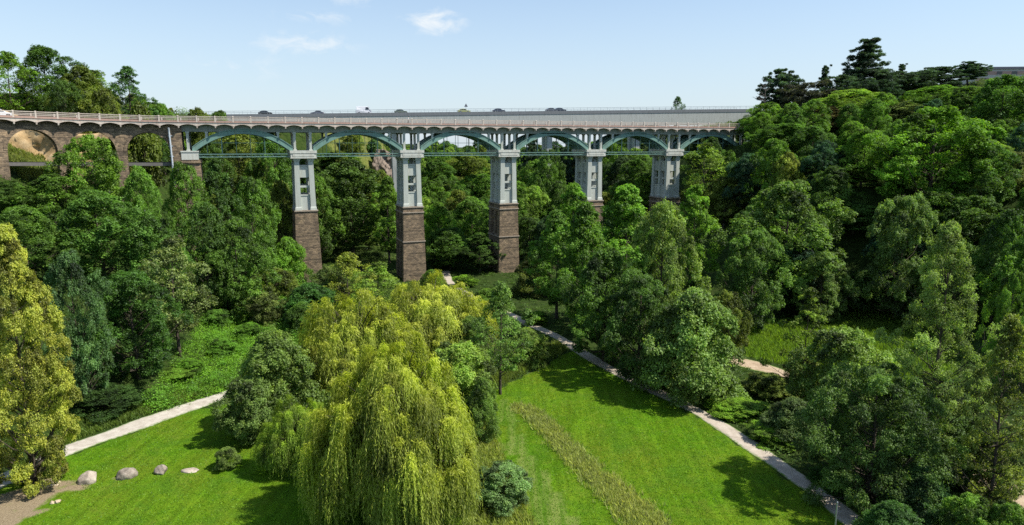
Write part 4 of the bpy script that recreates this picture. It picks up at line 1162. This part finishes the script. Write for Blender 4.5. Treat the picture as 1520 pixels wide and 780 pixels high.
T('broad', 0, 792, 276, 198, 66, LIGHT, 'pale green tree just right of the third grey shaft')
T('broad', 2, 785, 322, 172, 66, DARK, 'dark tree behind the third stone pier, above the golden olive shrub')
T('broad', 1, 815, 320, 168, 60, (.03, .06, .02), 'dark bluish tree standing behind the bright pointed tree near the fourth pier')
T('broad', 3, 925, 232, 222, 70, (.03, .05, .014), 'dark purplish green tree between the fourth and fifth piers')
T('broad', 0, 905, 208, 250, 60, GREEN, 'light green treetop high under the arch between the fourth and fifth piers')
T('broad', 2, 958, 255, 196, 60, MID, 'green tree just left of the fifth grey shaft')
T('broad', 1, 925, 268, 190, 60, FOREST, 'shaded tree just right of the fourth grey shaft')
# right of the footpath, in front of the viaduct
T('oval', 0, 852, 272, 138, 88, BRIGHT, 'bright green pointed tree covering the foot of the fourth pier')
T('oval', 1, 828, 312, 116, 96, GREEN, 'leafy green tree leaning over the far end of the footpath')
T('oval', 2, 932, 274, 112, 135, GREEN, 'tall broad green tree covering the viaduct between the fourth and fifth piers')
T('oval', 1, 868, 300, 104, 110, MID, 'deep green tall tree shading the footpath bend')
T('finebroad', 1, 988, 298, 92, 125, SILV, 'silvery green tree just in front of the fifth pier')
T('oval', 0, 1032, 274, 128, 86, BRIGHT, 'bright green spiky tree beside the fifth grey shaft')
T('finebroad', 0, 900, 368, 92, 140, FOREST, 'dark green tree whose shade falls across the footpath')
T('finebroad', 1, 952, 405, 83, 130, DARK, 'dark low crowned tree by the footpath next to the round silvery bush')
T('fineshrub', 0, 1032, 428, 78, 156, SILV, 'large round silvery green bush beside the footpath', **SH)
T('fineshrub', 1, 1082, 432, 93, 66, OLIVE, 'olive green bush behind the large round silvery bush', **SH)
T('airy', 1, 1048, 212, 168, 84, LIGHT, 'pale olive tree under the last visible arch')
T('broad', 2, 1078, 262, 158, 70, OLIVE, 'yellowish brown tree below the last visible arch')
T('broad', 3, 1110, 232, 160, 70, DARK, 'dark tree covering the last pier of the viaduct')
T('broad', 0, 1150, 206, 150, 80, GREEN, 'bright leafy tree at the end of the viaduct railing')
T('broad', 1, 1172, 226, 146, 56, YG, 'yellow tipped tree beside the bright tree at the viaduct end')
T('finebroad', 0, 1172, 268, 122, 190, (.085, .145, .024), 'very large spreading tree with light top and dark underside before the hill wood')
T('finebroad', 1, 1120, 340, 108, 110, (.080, .140, .020), 'mid green tree behind the olive bush, left half of the large spreading tree')
T('finebroad', 1, 1225, 372, 112, 90, (.115, .170, .034), 'pale leaved tree in front of the dark hollow beside the large spreading tree')
# wooded hill at the end of the viaduct
T('broad', 2, 1140, 152, 186, 84, GREEN, 'green tree above the end of the viaduct railing at the road bridge end')
T('broad', 3, 1170, 182, 164, 120, FOREST, 'dark green tree just above the viaduct end on the hill')
T('broad', 0, 1268, 132, 190, 120, LIGHT, 'light green domed tree below the tallest pine on the hill')
T('broad', 1, 1225, 156, 186, 84, BROWN, 'reddish brown leaved tree beside the light green domed tree on the hill')
T('broad', 2, 1284, 164, 180, 54, BLUE, 'bluish green small tree in front of the light green domed tree')
T('broad', 3, 1335, 152, 182, 100, PALEOL, 'pale tan topped tree between the domed tree and the big bright hill tree')
T('broad', 0, 1395, 126, 182, 100, GREEN, 'green tree under the hilltop cedars, near the apartment block')
T('broad', 1, 1300, 194, 160, 110, (.055, .105, .024), 'dark green tree in the middle of the hill wood below the bluish tree')
T('broad', 2, 1240, 226, 148, 120, DARK, 'deep dark tree on the hill just above the large spreading tree')
T('finebroad', 0, 1392, 158, 128, 190, BRIGHT, 'biggest bright green tree on the hill, lit from behind')
T('broad', 3, 1492, 112, 152, 130, (.060, .120, .016), 'big dark round tree in front of the apartment block')
T('broad', 0, 1440, 128, 170, 80, MID, 'green tree just left of the apartment block corner')
T('broad', 1, 1462, 206, 136, 84, LIGHT, 'pale rounded tree on the shoulder of the biggest bright hill tree')
T('broad', 2, 1510, 225, 126, 80, PALEOL, 'pale tree at the picture edge below the big dark round tree')
T('broad', 3, 1445, 290, 116, 130, DARK, 'dark tree below the biggest bright hill tree')
T('finebroad', 1, 1345, 288, 112, 120, (.095, .140, .030), 'tree with pale flowering top in the dark hollow of the hill wood')
T('broad', 1, 1270, 300, 132, 110, (.060, .115, .018), 'shaded tree behind the dark hollow on the hill')
T('broad', 0, 1320, 250, 138, 110, FOREST, 'deep green tree above the flowering topped tree in the hill wood')
T('broad', 2, 1500, 310, 102, 90, FOREST, 'dark tree at the picture edge behind the tall grey green alder')
T('broad', 3, 1300, 400, 116, 110, DARK, 'dark tree at the back of the little meadow')
T('broad', 0, 1385, 380, 108, 100, DARK, 'dark tree at the back corner of the little meadow behind the tall alder')
T('finebroad', 0, 1510, 400, 80, 70, GREEN, 'bright green tree at the picture edge above the orange tinged tree')
T('broad', 1, 1215, 395, 118, 100, DARK, 'dark tree behind the young yellow green tree')
# hilltop conifers
T('pine', 0, 1290, 57, 226, 88, PINE, 'tallest dark pine standing above the whole hilltop')
T('pine', 1, 1160, 102, 226, 62, PINE, 'dark rounded pine at the road bridge end of the hilltop')
T('cedar', 1, 1196, 122, 216, 110, (.040, .044, .026), 'brownish dark spreading conifer below the rounded pine')
T('cypress', 0, 1226, 96, 232, 26, PINE, 'slim spiky conifer between the rounded pine and the tallest pine')
T('cedar', 0, 1250, 112, 220, 80, PINE, 'dark cedar at the left foot of the tallest pine')
T('cedar', 1, 1345, 104, 228, 110, PINE, 'wide flat topped dark cedar right beside the tallest pine')
T('cypress', 0, 1340, 94, 236, 26, PINE, 'slim pointed conifer rising from the wide flat topped cedar')
T('cedar', 0, 1398, 99, 232, 96, (.026, .050, .026), 'dark level topped cedar before the apartment block')
T('pine', 1, 1440, 91, 236, 52, PINE, 'small dark pine touching the corner of the apartment block')
T('cedar', 1, 1300, 118, 214, 100, (.026, .050, .026), 'low dark cedar spreading in front of the tallest pine')
dead_tree(1136, 118, 214, 'bare dead conifer with spiky branches at the end of the road bridge')
T('airy', 0, 1006, 143, 292, 32, BLUE, 'lone tree rising behind the road bridge near its hill end')
# right foreground
T('alder', 0, 1412, 330, 57, 172, (.145, .205, .052), 'tall grey green alder with a dark ivy covered trunk in the near corner')
T('alder', 1, 1505, 466, 50.5, 135, (.115, .145, .024), 'orange tinged thin tree with slender twin trunks at the near picture corner')
T('sparse', 0, 1204, 426, 78, 112, (.105, .150, .018), 'young yellow green open branched tree standing by the dirt track')
T('fineshrub', 1, 1258, 488, 69, 140, SILV, 'greyish green bushy tree between the young yellow green tree and the meadow')
T('nearbroad', 0, 1305, 548, 54, 235, (.080, .130, .024), 'dense dark near thicket tree filling the corner beside the footpath')
T('fineshrub', 0, 1180, 590, 66, 90, (.065, .10, .03), 'olive green shrub behind the bright green bushes by the footpath', **SH)
T('fineshrub', 0, 1098, 592, 73, 94, BRIGHT, 'bright fresh green bush by the footpath, next to the round silvery bush', **SH)
T('fineshrub', 1, 1150, 632, 66, 86, BRIGHT, 'second bright green bush along the footpath, nearer the dense thicket', **SH)
T('fineshrub', 0, 1238, 690, 57, 70, (.05, .11, .014), 'green bush under the dense thicket at the footpath edge', **SH)
T('fineshrub', 1, 1142, 556, 79, 80, OLIVE, 'olive shrub beside the dirt track behind the bright bushes', **SH)
T('fineshrub', 0, 1372, 690, 50, 100, BLUE, 'bluish shrub at the bottom edge below the dense thicket', **SH)
T('fineshrub', 1, 1445, 735, 46, 84, GREEN, 'green shrub around the foot of the tall alder', **SH)
T('fineshrub', 0, 1345, 590, 63, 120, (.05, .085, .03), 'shaded shrub between the dirt track and the dense thicket', **SH)
T('fineshrub', 1, 1500, 745, 45, 70, MID, 'dark green shrub in the near corner under the orange tinged tree', **SH)
T('fineshrub', 0, 1330, 745, 46, 110, (.04, .09, .016), 'low dark bush at the bottom edge next to the bluish shrub', **SH)

T('fineshrub', 1, 1420, 618, 58, 110, (.06, .10, .02), 'leafy shrub hiding the dirt track beside the tall alder trunk', **SH)
T('fineshrub', 0, 1478, 640, 55, 80, (.075, .105, .02), 'olive shrub beyond the dirt track under the orange tinged tree', **SH)
T('fineshrub', 1, 1395, 560, 70, 90, (.05, .09, .02), 'dark shrub at the meadow edge behind the tall alder', **SH)
T('fineshrub', 0, 1200, 520, 80, 80, OLIVE, 'olive shrub on the far side of the dirt track below the young tree', **SH)
T('fineshrub', 0, 1068, 560, 80, 60, (.05, .09, .02), 'dark shrub tucked under the large round silvery bush by the dirt track', **SH)
T('fineshrub', 1, 432, 515, 76, 90, (.095, .125, .035), 'olive green shrub squeezed between the greyish olive shrub and the willow flank', **SH)
T('fineshrub', 0, 448, 448, 106, 60, (.08, .15, .02), 'green shrub at the upper corner of the bracken slope beside the willows', **SH)
T('fineshrub', 1, 392, 432, 110, 60, (.10, .13, .03), 'olive shrub half way up the edge of the bracken slope', **SH)
T('fineshrub', 1, 700, 470, 92, 70, (.075, .115, .02), 'green shrub between the farthest big willow and the loose crowned alder', **SH)
T('fineshrub', 0, 722, 428, 122, 60, GREEN, 'leafy green shrub at the foot of the third stone pier, beside the sunlit path', **SH)
T('fineshrub', 1, 690, 408, 150, 40, BRIGHT, 'bright green shrub beside the sunlit path under the viaduct', **SH)
T('fineshrub', 0, 640, 400, 146, 40, GREEN, 'green shrub at the foot of the second stone pier by the sunlit path', **SH)

def plant_at(kind, var, px, py, h, wd, colr, label, **kw):
    # the same by its foot: the picture point where it meets the ground, height and width in metres
    crown, trunk, H0, R0 = PROTO[(kind, var)]; x, y = gpt(px, py)
    return put(kw.get('name') or kind, crown, trunk, (x, y, tz(x, y) - .1), wd / 2 / R0, h / H0, colr, label, kw.get('cat_', 'tree'), kw.get('group'))
for px, py, h, wd, v, c_, lab in [
    (282, 556, 2.2, 4.0, 0, (.085, .18, .016), 'rounded bright bush low in the bracken, nearest the gravel path'),
    (330, 528, 2.6, 4.6, 1, (.075, .16, .016), 'green bush in the middle of the bracken slope'),
    (372, 500, 2.4, 5.0, 0, (.10, .20, .018), 'light green bush in the bracken behind the greyish olive shrub'),
    (322, 484, 2.8, 4.4, 1, (.070, .145, .02), 'darker green bush high in the bracken below the leafy tree at its top'),
    (412, 468, 3.0, 5.2, 0, (.080, .17, .016), 'spreading creeper covered bush at the top edge of the bracken'),
    (450, 462, 3.4, 5.0, 1, (.07, .15, .018), 'ivy green bush between the bracken and the first stone pier'),
    (225, 598, 1.8, 3.4, 0, (.09, .17, .02), 'weedy bush on the verge between the dark rounded tree and the gravel path')]:
    plant_at('fineshrub', v, px, py, h, wd, c_, lab, **SH)

# background wood: single trees of the valley sides behind the viaduct and of the hill
wood_g = np.random.default_rng(99)
nwood = 0
def wood(x0, x1, y0, y1, step, label, group, cols, hh=(9, 15)):
    global nwood
    for yy in np.arange(y0, y1, step):
        for xx in np.arange(x0, x1, step):
            x, y = xx + wood_g.uniform(-.35, .35) * step, yy + wood_g.uniform(-.35, .35) * step
            g0 = tz(x, y); H = wood_g.uniform(*hh)
            depth = y * cp + (CZ - g0 - H) * sp; px = 760 + x / depth * FPX
            if px < -240 or px > 1780 or (px < 105 and y < 260 and x < -60): continue
            v = (g0 + H - CZ); py = 214 - v / y * FPX
            lim = WOOD_SKY(px)
            lim += abs(wood_g.normal(0, 5)); 
            if py < lim: H = max(4, CZ + (214 - lim) / FPX * y - g0); 
            if g0 + H - CZ > (214 - lim) / FPX * y + .5: continue
            k = ('broad', int(wood_g.integers(0, 4))); crown, trunk, H0, R0 = PROTO[k]
            r = H * wood_g.uniform(.36, .48)
            put('broadleaf_tree', crown, trunk, (x, y, g0 - .2), r / R0, H / H0, cols[int(wood_g.integers(0, len(cols)))], label, 'tree', group); nwood += 1
def WOOD_SKY(px):
    # highest picture row the background wood may reach (so the skyline stays as photographed)
    return float(np.interp(px, [-50, 0, 270, 330, 560, 590, 600, 830, 850, 1000, 1100, 1140, 1200, 1300, 1400, 1520], [75, 90, 160, 186, 192, 198, 206, 205, 200, 196, 176, 160, 150, 140, 132, 118]))
cols = [FOREST, MID, GREEN, DARK, OLIVE, LIGHT]
wood(-60, 50, 196, 246, 10, 'broadleaf tree packed in the wood on the valley floor just beyond the viaduct', 'trees of the wood beyond the viaduct', cols)
wood(-75, 95, 250, 330, 13, 'distant broadleaf tree in the wood seen under the arches of the viaduct', 'distant trees seen under the arches', cols)
wood(-62, 75, 336, 420, 13, 'far broadleaf tree on the wooded ridge that closes the valley', 'trees on the far ridge', cols, (12, 19))
wood(-140, -60, 170, 235, 12, 'broadleaf tree on the bank behind the masonry end of the viaduct', 'trees behind the masonry end', [OLIVE, MID, DARK])
wood(72, 150, 52, 118, 13, 'broadleaf tree on the slope at the near right edge of the valley', 'trees at the near valley edge', [FOREST, MID, GREEN])
wood(52, 175, 120, 200, 12, 'broadleaf tree packed in the hill wood beyond the end of the viaduct', 'trees of the hill wood', [FOREST, MID, GREEN, DARK, (.03, .07, .03)])

# ------------------------------------------------------------------ far wood, undergrowth, bracken, grasses
def stuff_cloud(name, pts, rad, nleaf, leaf, colr, seed, label=None, flat=.7, lift=.3, aspect=.5, up=.6, warmp=.15):
    g = np.random.default_rng(seed); pts = np.asarray(pts); L = np.concatenate([pts, rad[:, None]], 1); n = len(L)
    d = unit(g.normal(0, 1, (n, nleaf, 3)) + [0, 0, .6]); d[..., 2] = np.abs(d[..., 2])
    p = L[:, None, :3] + d * rad[:, None, None] * g.uniform(.45, 1.05, (n, nleaf, 1)) * [1, 1, flat]
    nn = unit(d * .4 + [0, 0, up] + g.normal(0, .45, (n, nleaf, 3)))
    pt = np.clip(.5 + g.normal(0, .17, (n, 1)) + g.normal(0, .12, (n, nleaf)), 0, 1)
    ww = np.clip(g.random((n, nleaf)) * .3 + (g.random((n, 1)) < warmp) * .5, 0, 1)
    me = leaf_mesh(name, p.reshape(-1, 3), nn.reshape(-1, 3), (leaf * g.uniform(.6, 1.3, (n, nleaf))).reshape(-1), pt.reshape(-1), ww.reshape(-1), g, aspect)
    o = link(name, me); o.color = (*colr, 1); tag(o, label, None, None, 'stuff'); return o
def scatter(poly_or_fn, x0, x1, y0, y1, n, seed):
    g = np.random.default_rng(seed); x = g.uniform(x0, x1, n); y = g.uniform(y0, y1, n)
    k = poly_or_fn(x, y); x, y = x[k], y[k]; return np.stack([x, y, terrain(x, y)], -1), g
def visible_px(x, y, z):
    d = y * cp + (CZ - z) * sp; return 760 + x / d * FPX
paths_px = [[(-120,775),(-40,733),(40,697),(110,665),(190,637),(265,610),(330,588),(365,576),(420,555),(500,530)], [(1290,795),(1200,722),(1085,642),(1025,606),(960,575),(900,545),(860,521),(830,502),(785,482),(770,473),(745,462),(705,443),(678,428),(667,418),(662,403)], [(1050,527),(1130,546),(1160,556),(1220,590),(1330,640),(1410,678),(1470,714),(1600,785)]]
PW = [[gpt(*p) for p in pp_] for pp_ in paths_px]
def off_path(x, y, clear=(1.7, 1.4, 2.1)):
    ok = np.ones(x.shape, bool)
    for pl, c in zip(PW, clear):
        for (xa, ya), (xb, yb) in zip(pl, pl[1:]):
            dx, dy = xb - xa, yb - ya; t = np.clip(((x - xa) * dx + (y - ya) * dy) / (dx*dx + dy*dy), 0, 1)
            ok &= np.hypot(x - xa - t*dx, y - ya - t*dy) > c
    return ok
def on_lawn(x, y): return inpoly(x, y, lawn_r) | inpoly(x, y, lawn_l) | inpoly(x, y, meadow_p)
# far ridge: a wood that reads as one mass
pts, g = scatter(lambda x, y: np.abs(x) < y * .95, -420, 420, 335, 470, 2600, 501)
pts[:, 2] += g.uniform(1, 8, len(pts)); hi = CZ + (214 - np.vectorize(WOOD_SKY)(visible_px(pts[:, 0], pts[:, 1], pts[:, 2]))) / FPX * pts[:, 1] - 1.5
pts[:, 2] = np.minimum(pts[:, 2], hi - np.abs(3.5 * np.sin(pts[:, 0] * .13) * np.cos(pts[:, 1] * .11)) - g.uniform(0, 2, len(pts)))
stuff_cloud('far_wood', pts, g.uniform(3, 5.5, len(pts)), 46, .9, FOREST, 502, 'far wooded ridge closing the valley', .8)
# undergrowth on the slopes
brk = [gpt(*p) for p in [(236,575),(300,480),(350,440),(400,425),(460,445),(475,490),(440,520),(400,500),(360,540),(330,585),(230,612),(205,600)]]
def und(x, y):
    dl = itp(y, TOE_L) - x; dr = x - itp(y, TOE_R)
    near_wood = ((dl > -3) | (dr > -3) | (y > 118)) | (~on_lawn(x, y))
    return near_wood & off_path(x, y) & ~on_lawn(x, y) & (np.abs(x) < y * .95 + 12) & ~inpoly(x, y, brk)
pts, g = scatter(und, -150, 150, 42, 185, 17000, 511)
stuff_cloud('undergrowth', pts, g.uniform(.5, 1.25, len(pts)), 36, .25, (.050, .095, .014), 512, 'dark leafy undergrowth covering the wooded slopes')
pts, g = scatter(lambda x, y: (np.abs(x) < y * .95) & (y > 180), -170, 220, 180, 340, 9000, 513)
stuff_cloud('undergrowth', pts, g.uniform(.8, 1.9, len(pts)), 22, .5, (.065, .100, .020), 514, 'scrub covering the valley sides beyond the viaduct')
# bright bracken on the slope
pts, g = scatter(lambda x, y: inpoly(x, y, brk), min(p[0] for p in brk), max(p[0] for p in brk), min(p[1] for p in brk), max(p[1] for p in brk), 3900, 521)
stuff_cloud('bracken', pts, g.uniform(.35, 1.45, len(pts)), 42, .22, (.11, .235, .014), 522, 'bright green bracken covering the sunlit slope above the gravel path', .9, aspect=.42, warmp=.08)

pts, g = scatter(lambda x, y: inpoly(x, y, brk), min(p[0] for p in brk), max(p[0] for p in brk), min(p[1] for p in brk), max(p[1] for p in brk), 420, 523)
pts[:, 2] += .2
stuff_cloud('creeper', pts, g.uniform(.6, 2.1, len(pts)), 150, .22, (.085, .200, .016), 524, 'tangled taller creepers and young bushes among the bracken', 1.0, aspect=.5, warmp=.2)

def blades(name, pts, hgt, width, colr, seed, label, lean=.35, per=5, head=.0):
    g = np.random.default_rng(seed); n = len(pts) * per
    p = np.repeat(np.asarray(pts), per, 0) + np.concatenate([g.normal(0, .14, (n, 2)), np.zeros((n, 1))], 1)
    h = hgt * g.uniform(.5, 1.15, n); a = g.uniform(0, 6.283, n); ln = g.normal(0, lean, (n, 2)) + [-.12, -.05]
    wv = np.stack([np.cos(a), np.sin(a), 0 * a], -1) * width * g.uniform(.6, 1.3, n)[:, None]
    mid = p + np.concatenate([ln * h[:, None] * .35, (h * .55)[:, None]], 1); tip = p + np.concatenate([ln * h[:, None], h[:, None]], 1)
    V = np.stack([p - wv * .5, p + wv * .5, mid + wv * .45, tip, mid - wv * .45], 1).reshape(-1, 3); q = np.arange(5 * n).reshape(n, 5)
    me = bpy.data.meshes.new(name); fill_mesh(me, V, q)
    zone = .5 + .35 * np.sin(p[:, 0] * .55 + 1.7 * np.sin(p[:, 1] * .31)) * np.cos(p[:, 1] * .4)
    for nm, arr in (('tint', np.clip(.5 + g.normal(0, .2, n), 0, 1)), ('warm', np.clip(zone * .8 + g.normal(0, .25, n) + head, 0, 1))):
        at_ = me.attributes.new(nm, 'FLOAT', 'FACE'); at_.data.foreach_set('value', np.ascontiguousarray(arr, np.float32))
    me.materials.append(LEAF); o = link(name, me); o.color = (*colr, 1); tag(o, label, None, None, 'stuff'); return o
def poly_scatter(poly, dens, seed, extra=None):
    xs = [p[0] for p in poly]; ys = [p[1] for p in poly]; area = (max(xs)-min(xs)) * (max(ys)-min(ys))
    f = (lambda x, y: inpoly(x, y, poly) & off_path(x, y)) if extra is None else (lambda x, y: inpoly(x, y, poly) & off_path(x, y) & extra(x, y))
    return scatter(f, min(xs), max(xs), min(ys), max(ys), int(area * dens), seed)[0]
strip = [gpt(*p) for p in [(762,606),(770,600),(778,604),(797,608),(812,620),(836,646),(863,671),(913,710),(963,748),(1000,785),(1045,840),(972,840),(932,785),(890,738),(848,694),(810,652),(782,622)]]
jg = np.random.default_rng(77); tg = poly_scatter(strip, 32, 531); tg[:, :2] += jg.normal(0, .32, (len(tg), 2))
blades('tall_grass', tg, .5, .05, (.235, .265, .085), 532, 'strip of tall unmown brownish grass across the lawn', per=6, head=-.28)
edge = [gpt(*p) for p in [(700,620),(735,640),(752,690),(775,740),(800,790),(830,850),(690,850)]]
blades('rough_grass', poly_scatter(edge, 18, 533), .6, .05, (.19, .235, .06), 534, 'rough yellowish grass between the big willow and the mown strip', per=5, head=.05)
mead = [gpt(*p) for p in [(740,575),(770,560),(800,545),(845,520),(838,508),(800,520),(760,545),(730,560)]]
blades('reedy_grass', poly_scatter(mead, 20, 535), .95, .055, (.10, .14, .03), 536, 'tall reedy grass at the far end of the lawn', per=5)
blades('meadow_grass', poly_scatter(meadow_p, 9, 537), .75, .07, (.095, .165, .018), 538, 'long grass of the little sunlit meadow behind the dirt track', per=5)
verge = [gpt(*p) for p in [(30,690),(120,652),(190,626),(265,600),(330,580),(365,570),(330,565),(250,590),(190,605),(110,625),(60,660)]]
blades('verge_grass', poly_scatter(verge, 26, 539), .6, .05, (.085, .135, .022), 540, 'weedy verge along the upper side of the gravel path', per=5)
bank = [(-150, 131), (-92, 131), (-92, 158), (-150, 158)]
blades('bank_grass', poly_scatter(bank, 9, 541), .9, .10, (.13, .165, .04), 542, 'pale grass on the bank above the masonry arcade', per=4)
# short turf tufts give the lawn its nap
turf = poly_scatter(lawn_r, 20, 543, lambda x, y: (y < 108) & ~inpoly(x, y, strip)); turf2 = poly_scatter(lawn_l, 14, 545, lambda x, y: (np.abs(x) < y * .85) & (y < 90) & ~inpoly(x, y, dirt_p))
blades('lawn_grass', np.concatenate([turf, turf2]), .09, .055, (.10, .205, .007), 546, 'short green lawn grass on the valley floor', lean=.6, per=4, head=-.25)
print('WOOD', nwood)
for r_ in TREE_LOG:
    if r_[4] < 3 or r_[4] > 26: print('H?', r_)
rock_face('sandy_bank', (-130, 139), (-84, 139), 14, 37, 6, 3, SAND, 1.3)
rock_face('rock_cliff', at(548, 240, 272)[:2], at(596, 240, 268)[:2], 14, 28, 5, 9, CLIFF, 1.8)

# thin summer haze filling the valley air
def haze():
    b = MB(); b.box(-330, 330, -25, 470, -9, 84)
    m = NT('haze'); m.n.remove(m.p); v = m.node('ShaderNodeVolumePrincipled'); v.inputs['Color'].default_value = (.80, .88, 1, 1); v.inputs['Density'].default_value = HAZE
    m.link(v.outputs[0], m.out.inputs['Volume'])
    o = b.build('haze', m.mat); tag(o, kind='stuff')
if HAZE > 0: haze()
